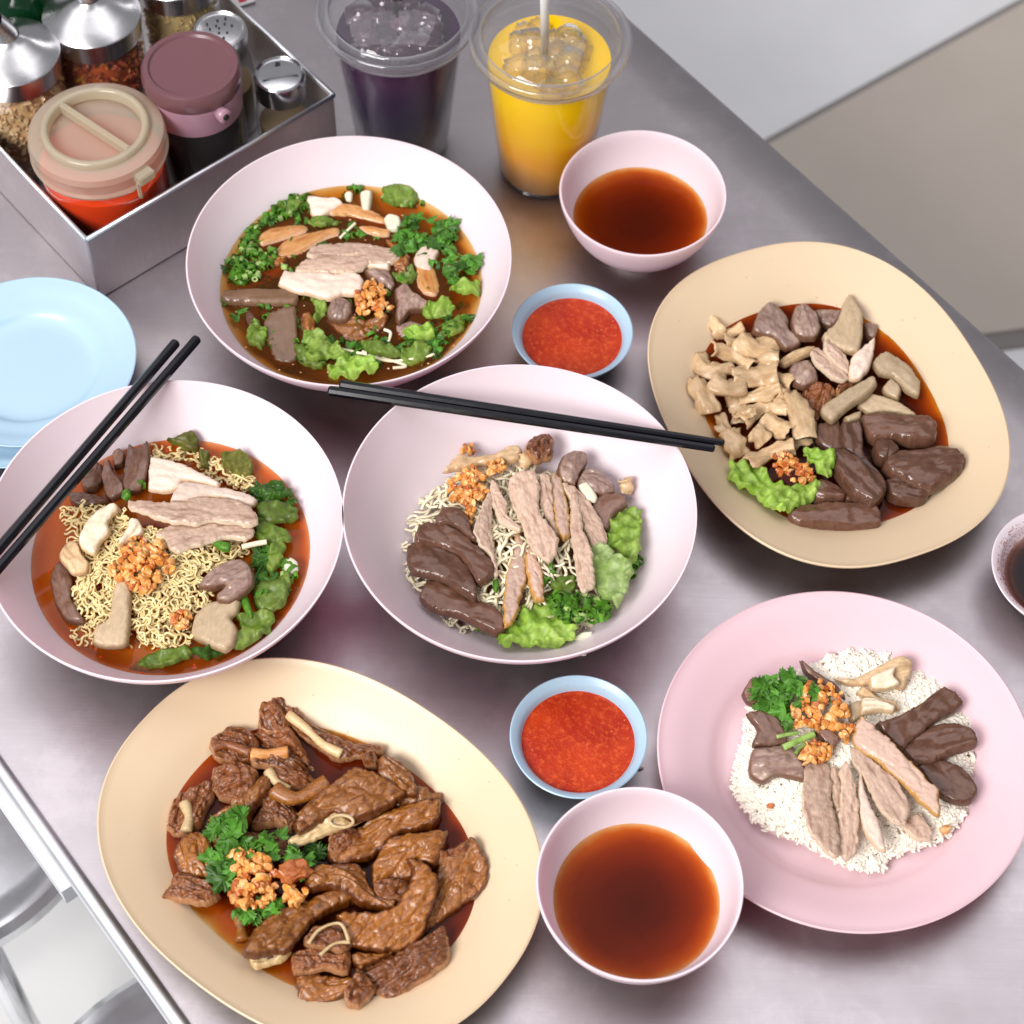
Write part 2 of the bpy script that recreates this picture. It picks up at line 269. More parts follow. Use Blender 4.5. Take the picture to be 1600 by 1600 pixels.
# ------------------------------------------------------------------ object helpers
def mesh_obj(name, verts, faces, mt, parent=None, smooth=True, sharp=None):
    me = bpy.data.meshes.new(name); me.from_pydata([tuple(map(float, v)) for v in verts], [], [tuple(int(i) for i in f) for f in faces]); me.update()
    if smooth: me.polygons.foreach_set('use_smooth', [True]*len(me.polygons))
    if sharp: me.set_sharp_from_angle(angle=math.radians(sharp))
    if mt: me.materials.append(mt)
    o = bpy.data.objects.new(name, me); C.objects.link(o)
    if parent: o.parent = parent
    return o
def add_attr(o, name, data, vec=False):
    a = o.data.attributes.new(name, 'FLOAT_VECTOR' if vec else 'FLOAT', 'POINT'); a.data.foreach_set('vector' if vec else 'value', np.asarray(data, dtype=np.float32).ravel())
def tag(o, label=None, cat=None, group=None, kind=None):
    if label: o['label'] = label
    if cat: o['category'] = cat
    if group: o['group'] = group
    if kind: o['kind'] = kind
    return o
def empty(name, loc, label, cat, group=None):
    o = bpy.data.objects.new(name, None); C.objects.link(o); o.location = tuple(map(float, loc)); o.empty_display_size = .01
    return tag(o, label, cat, group)
def lathe(name, prof, mt, parent=None, seg=96, sc=(1, 1), n=None, loc=None, sharp=35, close=False, caps=False):
    """prof: list of (r,z); optional superellipse exponent n with half-axes sc"""
    v = []; f = []
    th = np.linspace(0, 2*math.pi, seg, endpoint=False); ct, st = np.cos(th), np.sin(th)
    if n:
        k = (np.abs(ct)**n+np.abs(st)**n)**(-1/n); ct, st = ct*k, st*k
    k0 = len(prof)
    for r, z in prof:
        for a, b in zip(ct, st): v.append((r*a*sc[0], r*b*sc[1], z))
    m = len(prof) if close else len(prof)-1
    for i in range(m):
        j = (i+1) % k0
        for s in range(seg):
            t = (s+1) % seg; f.append((i*seg+s, i*seg+t, j*seg+t, j*seg+s))
    if caps and not close:
        if prof[0][0] > 1e-6: f.append(tuple(range(seg))[::-1])
        if prof[-1][0] > 1e-6: f.append(tuple(range((k0-1)*seg, k0*seg)))
    o = mesh_obj(name, v, f, mt, parent, True, sharp)
    bm = bmesh.new(); bm.from_mesh(o.data); bmesh.ops.remove_doubles(bm, verts=bm.verts, dist=1e-6); bmesh.ops.recalc_face_normals(bm, faces=bm.faces); bm.to_mesh(o.data); bm.free()
    if sharp: o.data.set_sharp_from_angle(angle=math.radians(sharp))
    if loc is not None: o.location = tuple(map(float, loc))
    return o
def smooth_prof(pts, n=5):
    P = [np.array(p, float) for p in pts]; P = [2*P[0]-P[1]]+P+[2*P[-1]-P[-2]]; out = []
    for i in range(1, len(P)-2):
        for k in range(n):
            t = k/n; a, b, c, d = P[i-1:i+3]
            out.append(tuple(.5*((2*b)+(-a+c)*t+(2*a-5*b+4*c-d)*t*t+(-a+3*b-3*c+d)*t**3)))
    out.append(tuple(P[-2])); return [(max(r, 0), z) for r, z in out]
def tube(pts, rad, seg=8, flat=1.0, cap=True, up=(0, 0, 1)):
    """verts/faces of a swept tube; rad: scalar or list"""
    pts = [np.array(p, float) for p in pts]; n = len(pts); rad = [rad]*n if np.isscalar(rad) else rad
    v = []; f = []; up = np.array(up, float)
    for i in range(n):
        t = pts[min(i+1, n-1)]-pts[max(i-1, 0)]; t /= np.linalg.norm(t)+1e-9
        s = np.cross(t, up); ln = np.linalg.norm(s); s = s/ln if ln > 1e-4 else np.array([1., 0, 0]); u = np.cross(s, t)
        for k in range(seg):
            a = 2*math.pi*k/seg; v.append(pts[i]+rad[i]*(math.cos(a)*s+math.sin(a)*u*flat))
    for i in range(n-1):
        for k in range(seg):
            l = (k+1) % seg; f.append((i*seg+k, i*seg+l, (i+1)*seg+l, (i+1)*seg+k))
    if cap: f.append(tuple(range(seg))[::-1]); f.append(tuple(range((n-1)*seg, n*seg)))
    return v, f
def box(bm_v, bm_f, c, e1, e2, e3):
    """append box centred c with half-vectors"""
    b = len(bm_v); c, e1, e2, e3 = map(lambda q: np.array(q, float), (c, e1, e2, e3))
    for s in (-1, 1):
        for t in (-1, 1):
            for u in (-1, 1): bm_v.append(c+s*e1+t*e2+u*e3)
    for q in ((0, 1, 3, 2), (4, 6, 7, 5), (0, 4, 5, 1), (2, 3, 7, 6), (0, 2, 6, 4), (1, 5, 7, 3)): bm_f.append(tuple(b+i for i in q))
def catmull(P, closed=True, n=6):
    P = np.array(P, float); m = len(P); out = []
    rng = range(m) if closed else range(m-1)
    for i in rng:
        if closed: a, b, c, d = P[i-1], P[i], P[(i+1) % m], P[(i+2) % m]
        else: a, b, c, d = P[max(i-1, 0)], P[i], P[i+1], P[min(i+2, m-1)]
        for k in range(n):
            t = k/n; out.append(.5*((2*b)+(-a+c)*t+(2*a-5*b+4*c-d)*t*t+(-a+3*b-3*c+d)*t**3))
    if not closed: out.append(P[-1])
    return np.array(out)
def resample(P, step, closed=True):
    Q = np.vstack([P, P[:1]]) if closed else P
    d = np.r_[0, np.cumsum(np.linalg.norm(np.diff(Q, axis=0), axis=1))]; n = max(int(d[-1]/step), 8)
    s = np.linspace(0, d[-1], n+1)[:-1] if closed else np.linspace(0, d[-1], n+1)
    return np.stack([np.interp(s, d, Q[:, k]) for k in range(Q.shape[1])], 1)
def inside(P, poly):
    x, y = P[:, 0], P[:, 1]; r = np.zeros(len(P), bool); n = len(poly); j = n-1
    for i in range(n):
        xi, yi = poly[i]; xj, yj = poly[j]; c = ((yi > y) != (yj > y)) & (x < (xj-xi)*(y-yi)/(yj-yi+1e-12)+xi); r ^= c; j = i
    return r
def noisev(P, f, seed=0.):
    return np.array([noise.noise(Vector((p[0]*f+seed, p[1]*f-seed*.7, seed*1.3))) for p in P])
def resamp_lin(P, n=6):
    return np.array([P[i]+(P[(i+1) % len(P)]-P[i])*k/n for i in range(len(P)) for k in range(n)])
def blob(name, outline, mt, T=.004, rb=.002, dome=.0, lump=.0006, lf=90, under=.002, step=None, parent=None, thin=False, ruffle=0., fold=0., wob=.0, seed=None, xz=None, axis=None, ridge=0., grow=1.035, fine=17, crease=0.):
    """solid piece from a world outline (n,3); normal of the mean plane is its up side"""
    seed = random.random()*50 if seed is None else seed
    W = np.array(outline); cen = W.mean(0)
    # local frame (plane through the outline)
    u, s, vt = np.linalg.svd(W-cen); n = vt[2]; n = n if n[2] > 0 else -n
    e1 = vt[0]; e2 = np.cross(n, e1)
    P2 = np.stack([(W-cen)@e1, (W-cen)@e2], 1)
    P2 = catmull(P2)*.6+resamp_lin(P2)*.4 if True else P2
    P2 = P2*grow
    ar = abs(np.sum(P2[:, 0]*np.roll(P2[:, 1], 1)-np.roll(P2[:, 0], 1)*P2[:, 1]))/2
    if step is None: step = min(max(math.sqrt(ar)/(fine+(14 if thin else 0)), .0006), .0020)
    B = resample(P2, step)
    if wob: B = B+np.stack([noisev(B, 260, seed), noisev(B, 260, seed+9)], 1)*wob
    lo, hi = B.min(0), B.max(0)
    gx, gy = np.meshgrid(np.arange(lo[0], hi[0], step), np.arange(lo[1], hi[1], step*.87)); gx[1::2] += step/2
    I = np.stack([gx.ravel(), gy.ravel()], 1); I = I+RNG.uniform(-.12, .12, I.shape)*step
    I = I[inside(I, B)]
    if len(I):
        D = np.sqrt(((I[:, None, :]-B[None])**2).sum(2)).min(1); k = D > step*.55; I = I[k]; D = D[k]
    else: D = np.zeros(0)
    # extra ring near the border gives a rounded side
    nb = len(B); allp = np.vstack([B, I]); d = np.r_[np.zeros(nb), D]
    res = delaunay_2d_cdt([Vector(p) for p in allp], [], [list(range(nb))], 1, 1e-7)
    V2 = np.array([tuple(v) for v in res[0]]); orig = res[3]
    if len(V2) != len(allp): 
        d = np.array([d[o[0]] if o else 0 for o in orig])
    F3 = [tuple(f) for f in res[2]]
    t = np.clip(d/max(rb, 1e-5), 0, 1); h = T*np.sqrt(np.clip(1-(1-t)**2, 0, 1))
    if dome: h = h+dome*(d/max(d.max(), 1e-6))**.8
    lm = noisev(V2*[1, 2.2], lf, seed)*lump+noisev(V2, lf*2.6, seed+5)*lump*.5
    if not thin: h = h+lm*t
    if fine > 26: h = h+noisev(V2, 420, seed+31)*.0004*t
    if ridge: h = h-np.abs(noisev(V2*[.6, 2.6], lf*.9, seed+21))*ridge*t
    if crease:
        cr = np.clip(1-np.abs(noisev(V2*[.45, 1.5], lf*1.1, seed+61))*7, 0, 1)**1.3+.6*np.clip(1-np.abs(noisev(V2*[.8, 1.3], lf*2.0, seed+71))*6, 0, 1)**1.3
        h = h-cr*crease*np.clip(t*1.5, 0, 1)
    bend = np.zeros(len(V2))
    if fold: bend = noisev(V2, 28, seed+3)*fold
    if ruffle:
        de = np.clip(1-d/.010, 0, 1)
        bend = bend+noisev(V2, 150, seed+11)*ruffle*(1.0+1.0*de)+noisev(V2, 300, seed+2)*ruffle*(.10+.7*de)+np.abs(noisev(V2, 95, seed+41))*ruffle*1.2
    area2 = 0
    a, b, c = F3[0]; 
    if np.cross(V2[b]-V2[a], V2[c]-V2[a]) < 0: F3 = [f[::-1] for f in F3]
    top = cen+V2[:, :1]*e1+V2[:, 1:]*e2+(h+bend)[:, None]*n
    nv = len(V2); 
    if thin:
        bot = cen+V2[:, :1]*e1+V2[:, 1:]*e2+(bend-.0005)[:, None]*n
    else:
        bot = cen+V2[:, :1]*e1*.985+V2[:, 1:]*e2*.985+(bend-under*np.sqrt(t*.9+.1))[:, None]*n
    verts = np.vstack([top, bot]); faces = F3+[tuple(i+nv for i in f[::-1]) for f in F3]
    # boundary side
    ec = {}
    for f in F3:
        for i in range(3): ec[(f[i], f[(i+1) % 3])] = 1
    for (p, q) in ec:
        if (q, p) not in ec: faces.append((q, p, p+nv, q+nv))
    o = mesh_obj(name, verts-cen, faces, mt, parent); o.location = tuple(cen)
    fb = np.c_[V2, h]; add_attr(o, 'fib', np.vstack([fb, fb]), True); add_attr(o, 'ed', np.r_[d, d])
    return o
def sweep_curl(name, spine, width, curl, mt, th=.0011, wn=12, parent=None, seed=None, twist=0., lump=.0006):
    """sheet rolled about its long axis: intestine, skin"""
    seed = random.random()*40 if seed is None else seed
    sp = catmull(spine, False, 6); n = len(sp); verts = []; cols = 2*wn; fib = []; ed = []
    L0 = np.r_[0, np.cumsum(np.linalg.norm(np.diff(sp, axis=0), axis=1))]
    for i in range(n):
        t = sp[min(i+1, n-1)]-sp[max(i-1, 0)]; t /= np.linalg.norm(t)+1e-9
        s = np.cross(t, (0, 0, 1.)); s /= np.linalg.norm(s)+1e-9; u = np.cross(s, t)
        a0 = twist*(i/(n-1)-.5); s, u = s*math.cos(a0)+u*math.sin(a0), -s*math.sin(a0)+u*math.cos(a0)
        wd = width*(.82+.25*noise.noise(Vector((i*.22, seed, 0)))+.12*math.sin(i*.9+seed)); cu = curl*(1+.35*noise.noise(Vector((i*.2, seed, 5))))
        R = wd/max(cu, .2)
        for side in (0, 1):
            for k in range(wn):
                q = k/(wn-1)-.5; q = q if side == 0 else -q
                ang = cu*q; rr = R+(th/2 if side == 0 else -th/2)
                nn = lump*2.2*noise.noise(Vector((q*5+seed, L0[i]*160, seed)))
                p = sp[i]+s*math.sin(ang)*(rr+nn)+u*((math.cos(ang)-1)*R+(math.cos(ang))*(th/2 if side == 0 else -th/2)+nn+R*.35*(1-math.cos(cu/2)))
                verts.append(p); fib.append((L0[i], q*wd, 0)); ed.append((.5-abs(q))*wd)
    f = []
    for i in range(n-1):
        for k in range(cols):
            l = (k+1) % cols; f.append((i*cols+k, i*cols+l, (i+1)*cols+l, (i+1)*cols+k))
    for base, rev in ((0, False), ((n-1)*cols, True)):
        for k in range(wn-1):
            q = (base+k, base+cols-1-k, base+cols-2-k, base+k+1); f.append(q if not rev else q[::-1])
    c = np.mean(verts, 0); o = mesh_obj(name, np.array(verts)-c, f, mt, parent); o.location = tuple(c)
    add_attr(o, 'fib', fib, True); add_attr(o, 'ed', ed); 
    bm = bmesh.new(); bm.from_mesh(o.data); bmesh.ops.recalc_face_normals(bm, faces=bm.faces); bm.to_mesh(o.data); bm.free()
    return o
# ------------------------------------------------------------------ table, floor
dU = np.array([.6337, -.7736]); dN = np.array([.7736, .6337])
def TB(a, b, z=0.): return np.array([dU[0]*a+dN[0]*b, dU[1]*a+dN[1]*b, z])
r0 = at(955, 0, 0)[:2]@dN; r1 = at(1600, 570, 0)[:2]@dN; l0 = at(0, 1200, 0)[:2]@dN; l1 = at(270, 1600, 0)[:2]@dN
bR = (r0+r1)/2; bL = (l0+l1)/2; a0, a1 = -1.75, .55
table = empty('table', TB(-.6, (bL+bR)/2, -.72), 'long brushed stainless steel table under all the dishes', 'table')
def rel(o, par):
    o.parent = par; o.matrix_parent_inverse = Matrix.Translation(par.location).inverted(); return o
v = []; f = []; na, nb = 60, 20
prof = [(bL+.012, -.03), (bL+.0005, -.004), (bL+.006, 0)]
xs = [(bL+.004, -.028), (bL+.002, -.004), (bL+.004, -.0012), (bL+.010, 0)]+[(bL+.010+(bR-bL-.016)*k/nb, 0) for k in range(1, nb+1)]+[(bR-.001, -.003), (bR, -.03)]
for i in range(na+1):
    a = a0+(a1-a0)*i/na
    for (b, z) in xs: v.append(TB(a, b, z+(0.0006*noise.noise(Vector((a*3, b*4, 0))) if z == 0 and b > bL+.03 and b < bR-.03 else 0)))
m = len(xs)
for i in range(na):
    for k in range(m-1): f.append((i*m+k, (i+1)*m+k, (i+1)*m+k+1, i*m+k+1))
top = mesh_obj('table_top', v, f, MT['table'], None, True, 40); rel(top, table)
# rolled bright lip along the near-left edge, with the folding rail under it
tv, tf = tube([TB(a0, bL+.0015, -.0015), TB(a1, bL+.0015, -.0015)], .0052, 14); rel(mesh_obj('edge_lip', tv, tf, MT['rim'], None, True, 60), table)
v = []; f = []; box(v, f, TB((a0+a1)/2, bL+.001, -.018), dU.tolist()+[0], (0, 0, 0), (0, 0, 0)); v = []; f = []
box(v, f, TB((a0+a1)/2, bL+.0015, -.020), np.r_[dU, 0]*(a1-a0)/2, np.r_[dN, 0]*.0022, (0, 0, .012)); rel(mesh_obj('apron', v, f, MT['rim'], None, False), table)
pe = at(100, 1402, -.035)[:2]@dU
v = []; f = []; box(v, f, TB((a0+pe)/2, bL-.004, -.036), np.r_[dU, 0]*(pe-a0)/2, np.r_[dN, 0]*.004, (0, 0, .009)); rel(mesh_obj('side_rail', v, f, MT['rim'], None, False), table)
for (a, b) in ((-1.6, bL+.06), (-1.6, bR-.06), (.45, bL+.1), (.45, bR-.06)):
    tv, tf = tube([TB(a, b, -.72), TB(a, b, -.02)], .014, 14); rel(mesh_obj('leg', tv, tf, MT['chrome'], None, True, 60), table)
v = []; f = []; box(v, f, (0, 1, -.745), (6, 0, 0), (0, 6, 0), (0, 0, .025)); tag(mesh_obj('floor', v, f, MT['floor'], None, False), kind='structure')
def slab(name, pts, z0, z1, mt):
    n = len(pts); v = [(p[0], p[1], z1) for p in pts]+[(p[0], p[1], z0) for p in pts]; f = [tuple(range(n)), tuple(range(2*n-1, n-1, -1))]+[(i, i+n, (i+1) % n+n, (i+1) % n) for i in range(n)]
    o = mesh_obj(name, v, f, mt, None, False); bm = bmesh.new(); bm.from_mesh(o.data); bmesh.ops.recalc_face_normals(bm, faces=bm.faces); bm.to_mesh(o.data); bm.free(); return o
fA = at(1080, 298, -.72)[:2]; fB = at(1600, 10, -.72)[:2]; e = (fB-fA)/np.linalg.norm(fB-fA); fC = at(1562, 524, -.72)[:2]; fD = at(1600, 519, -.72)[:2]; g = (fD-fC)/np.linalg.norm(fD-fC)
A2 = fA+e*2.4
# tile is a quadrilateral bounded by the grout line on the far side and the dark joint on the near side
kk = np.linalg.solve(np.array([e, -g]).T, fC-fA)
tl = [fA, A2, fC+g*2.2, fC-g*.35]
tile = slab('floor_tile', tl, -.72, -.712, MT['tile']); tag(tile, kind='structure')
pe2 = np.array([-e[1], e[0]])
gr = slab('floor_joint', [fA-pe2*.000, A2, A2+pe2*.011, fA+pe2*.011], -.72, -.716, MT['grout']); tag(gr, kind='structure')
pg = np.array([g[1], -g[0]])
gr2 = slab('floor_joint', [fC-g*.35, fC+g*2.2, fC+g*2.2+pg*.022, fC-g*.35+pg*.022], -.72, -.716, MT['grout']); tag(gr2, kind='structure')
# stainless stools below the near-left corner of the table
def stool(px, py, r, label):
    z = -.30; c = at(px, py, z); s = empty('stool', (c[0], c[1], -.72), label, 'stool', 'stainless steel stools under the table')
    h = .42
    lathe('seat', smooth_prof([(0, h-.006), (r*.6, h-.007), (r*.86, h-.004)], 3)+[(r*.9, h), (r*.96, h), (r, h-.006), (r, h-.018), (r*.97, h-.024), (r*.9, h-.02), (0, h-.018)], MT['chrome'], s, 64)
    for k in range(4):
        a = k*math.pi/2+.5; tv, tf = tube([(r*.7*math.cos(a), r*.7*math.sin(a), h-.02), (r*1.0*math.cos(a), r*1.0*math.sin(a), .0)], .010, 10); mesh_obj('leg', tv, tf, MT['chrome'], s)
stool(-130, 1225, .145, 'round polished steel stool under the left edge of the table')
stool(375, 1830, .165, 'round polished steel stool under the bottom left corner of the table')
# ------------------------------------------------------------------ crockery
GB = 'pink and white melamine bowls'
def bowl(px, py, zr, R, label, mt='pinkbowl', small=False):
    c = at(px, py, zr); k = R/.1088 if not small else R/.058
    if not small:
        inner = [(0, .010), (.030, .0102), (.050, .012), (.066, .019), (.0790, .029), (.0895, .041), (.0990, .0545), (.1070, .0685)]
        outer = [(.1090, .0695), (.1060, .062), (.096, .046), (.084, .0315), (.070, .020), (.056, .012), (.050, .008)]
        lip = [(.1078, .0703), (.1088, .0703)]; foot = [(.050, .001), (.048, 0), (.045, 0), (.044, .004), (0, .005)]
    else:
        inner = [(0, .0075), (.015, .0078), (.026, .010), (.037, .016), (.0450, .0240), (.0515, .037), (.0562, .054)]
        outer = [(.0584, .0548), (.0570, .048), (.0520, .034), (.0455, .0225), (.036, .013), (.026, .008)]
        lip = [(.0570, .0553), (.0580, .0554)]; foot = [(.0255, .001), (.024, 0), (.022, 0), (.0215, .003), (0, .004)]
    prof = [(r*k, z*k) for r, z in smooth_prof(inner, 4)+lip+smooth_prof(outer, 4)+foot]
    o = lathe('bowl' if not small else 'small_bowl', prof, MT[mt], None, 128, loc=(c[0], c[1], 0.0004), sharp=50)
    return tag(o, label, 'bowl', GB if not small else 'small round soup bowls'), c, k
bA, cA, kA = bowl(545.5, 400, .0703, .1088, 'pink noodle soup bowl beside the condiment box, filled with dark broth and greens')
bB, cB, kB = bowl(257, 820, .0703, .1095, 'pink bowl of thin yellow noodles with a pair of black chopsticks across its left side')
bC, cC, kC = bowl(812, 792, .0703, .1095, 'large pink bowl in the centre with chopsticks lying across its far rim')
bT, cT, kT = bowl(999.5, 1378, .0554, .058, 'small white bowl of brown broth at the bottom beside the duck platter', small=True)
bU, cU, kU = bowl(1004.5, 300, .0554, .058, 'small white bowl of brown broth beside the orange drink', small=True)
GS = 'small pale blue dip dishes'
def dish(px, py, R, label, mt='blue', z=.028):
    c = at(px, py, z); k = R/.0415
    prof = [(r*k, zz*k) for r, zz in smooth_prof([(0, .006), (.022, .0065), (.029, .011), (.0335, .019), (.0360, .0245), (.0395, .0278)], 4)+[(.0408, .0285), (.0415, .028), (.0412, .0268)]+smooth_prof([(.0375, .023), (.034, .014), (.028, .005), (.024, .0015)], 4)+[(.022, 0), (.020, 0), (.019, .002), (0, .0025)]]
    o = lathe('dip_dish', prof, MT[mt], None, 96, loc=(c[0], c[1], .0004), sharp=50); return tag(o, label, 'dish', GS), c, k
d1, cS1, kS1 = dish(904, 1150, .0413, 'pale blue dip dish of chilli sauce below the middle bowl, beside the lower broth bowl')
d2, cS2, kS2 = dish(894.5, 517, .0413, 'pale blue dip dish of chilli sauce partly hidden behind the middle bowl')
def disc(name, c, R, z, mt, label, cat, depthk=1.0, group=None, seg=72, rings=14, amp=0.0):
    v = [(0, 0, 0)]; ed = [R]; f = []
    for i in range(1, rings+1):
        r = R*i/rings
        for s in range(seg):
            a = 2*math.pi*s/seg; zz = amp*noise.noise(Vector((r*math.cos(a)*60, r*math.sin(a)*60, c[0]*9)))
            if i == rings: zz = .0006
            v.append((r*math.cos(a), r*math.sin(a), zz)); ed.append((R-r))
    for s in range(seg): f.append((0, 1+s, 1+(s+1) % seg))
    for i in range(rings-1):
        for s in range(seg):
            t = (s+1) % seg; f.append((1+i*seg+s, 1+(i+1)*seg+s, 1+(i+1)*seg+t, 1+i*seg+t))
    o = mesh_obj(name, v, f, MT[mt]); o.location = (c[0], c[1], z); add_attr(o, 'ed', ed); add_attr(o, 'fib', v, True)
    return tag(o, label, cat, group)
disc('broth', cT, .0476, .0283, 'tea', 'clear brown broth filling the small white bowl at the bottom', 'broth', group='brown broth in small bowls')
disc('broth', cU, .0476, .0283, 'tea', 'clear brown broth filling the small white bowl near the orange drink', 'broth', group='brown broth in small bowls')
disc('soup', cA, .0893, .0408, 'soupA', 'dark amber duck broth in the pink bowl near the condiment box', 'soup')
disc('soup', cB, .0868, .0370, 'soupB', 'orange red oily broth in the left noodle bowl', 'soup')
disc('chilli_sauce', cS1, .0342, .0205, 'chili', 'bright red chilli sauce in the lower blue dip dish', 'sauce', group='chilli sauce in dip dishes', amp=.0006, rings=24)
disc('chilli_sauce', cS2, .0342, .0205, 'chili', 'bright red chilli sauce in the blue dish behind the middle bowl', 'sauce', group='chilli sauce in dip dishes', amp=.0006, rings=24)
# black soy dish at the right border
cK = at(1662, 888, .028); o = lathe('dip_dish', [(r*1.1, z) for r, z in smooth_prof([(0, .006), (.022, .0065), (.029, .011), (.0335, .019), (.0360, .0245), (.0395, .0278)], 4)+[(.0408, .0285), (.0415, .028)]+smooth_prof([(.0375, .023), (.034, .014), (.028, .005), (.024, .0015)], 4)+[(.022, 0), (0, .0025)]], MT['pinkbowl'], None, 96, loc=(cK[0], cK[1], .0004), sharp=50)
tag(o, 'white dish of black soy sauce cut off by the right border', 'dish')
disc('soy_sauce', cK, .0350, .0160, 'soy', 'black soy sauce in the white dish at the right border', 'sauce')
def lathe_z0(r):
    pr = smooth_prof([(0, .006), (.022, .0065), (.029, .011), (.0335, .019), (.0360, .0245), (.0395, .0278)], 4); return float(np.interp(r, [q[0] for q in pr], [q[1] for q in pr]))
v = []; f = []
for k in range(420):
    a = math.radians(random.uniform(120, 250)); q = random.random(); r = (.0318+.0065*q)*1.1; z = lathe_z0(r/1.1)+.0006; s = random.uniform(.00015, .00055)
    b = len(v); c = np.array([cK[0]+r*math.cos(a), cK[1]+r*math.sin(a), z]); 
    for t in range(5): v.append(c+np.array([s*math.cos(t*1.257), s*math.sin(t*1.257), 0]))
    v.append(c+np.array([0, 0, s*.7])); 
    for t in range(5): f.append((b+t, b+(t+1) % 5, b+5))
o = mesh_obj('sauce_speckle', v, f, F['residue']); tag(o, 'dried sauce specks around the inside of the soy dish', 'residue', kind='stuff'); add_attr(o, 'fib', v, True)
# round pink rice plate
cE = at(1322, 1178, .0285); RE = .1128
pr = smooth_prof([(0, .0075), (.040, .0075), (.066, .008), (.0745, .0105), (.081, .0150), (.090, .0195), (.1005, .0245), (.1105, .028)], 4)+[(.1120, .0290), (.1130, .0284), (.1128, .0272)]+smooth_prof([(.100, .0215), (.084, .0125), (.072, .005), (.066, .002)], 4)+[(.060, 0), (.057, 0), (.056, .003), (0, .0035)]
o = lathe('plate', pr, MT['pinkplate'], None, 128, loc=(cE[0], cE[1], .0004), sharp=50); tag(o, 'round pink plate of rice topped with sliced duck, at the right', 'plate')
# blue plates
cBl = at(45, 560, .026); cBl2 = at(20, 592, .018)
for c, lab, z in ((cBl2, 'pale blue plate lying underneath the empty blue plate', 0.0004), (cBl, 'empty pale blue plate on top, at the left border', .0085)):
    k = .0715/.1128
    o = lathe('side_plate', [(r*k, zz*k*.9) for r, zz in smooth_prof([(0, .0075), (.040, .0075), (.060, .008), (.0685, .0105), (.075, .0155), (.090, .0195), (.1005, .0245), (.1105, .028)], 4)+[(.1120, .0290), (.1130, .0284), (.1128, .0272)]+smooth_prof([(.100, .0215), (.084, .0125), (.072, .005), (.066, .002)], 4)+[(.060, 0), (.057, 0), (.056, .003), (0, .0035)]], MT['blue'], None, 96, loc=(c[0], c[1], z), sharp=50); tag(o, lab, 'plate', 'stacked pale blue side plates')
# oval platters
def platter(c, a, b, rot, n, label):
    pr = smooth_prof([(0, .0065), (.35, .0065), (.56, .0068), (.64, .009), (.72, .0150), (.80, .0210), (.90, .0270), (.985, .0318)], 4)+[(.996, .0328), (1.004, .0322), (1.003, .031)]+smooth_prof([(.90, .0235), (.76, .0145), (.64, .006), (.58, .0025)], 4)+[(.54, 0), (.52, 0), (.51, .003), (0, .0035)]
    o = lathe('oval_platter', pr, MT['yellow'], None, 144, sc=(a, b), n=n, loc=(c[0], c[1], .0004), sharp=50); o.rotation_euler[2] = rot; return tag(o, label, 'platter', 'pale yellow oval platters')
platter((.2067, .8124), .1096, .1326, .3918, 2.4, 'pale yellow oval platter of sliced offal and livers at the right')
platter((-.1054, .4808), .134, .1055, -.6092, 2.27, 'pale yellow oval platter of braised duck pieces at the bottom left')
# ------------------------------------------------------------------ dish frames: traced zoom coordinates to photograph pixels
FR = dict(A=(270, 190, 2.909), B=(0, 580, 2.963), C=(520, 550, 2.5397), D=(990, 370, 2.623), E=(1030, 900, 2.807), F=(140, 1020, 2.2222))
def px(fr, x, y):
    o = FR[fr]; return o[0]+x/o[2], o[1]+y/o[2]
def outline(fr, pts, z, tilt=0., az=0.):
    n = np.array([math.sin(tilt)*math.cos(az), math.sin(tilt)*math.sin(az), math.cos(tilt)])
    q = [px(fr, *p) for p in pts]; m = np.mean([at(a, b, z) for a, b in q], 0)
    return np.array([at_plane(a, b, m, n) for a, b in q])
def P2(s): 
    t = [float(q) for q in s.replace(',', ' ').split()]; return list(zip(t[::2], t[1::2]))
WHERE = dict(A='in the dark soup', B='in the left bowl', C='in the middle bowl', D='on the offal platter', E='on the rice plate', F='on the duck platter')
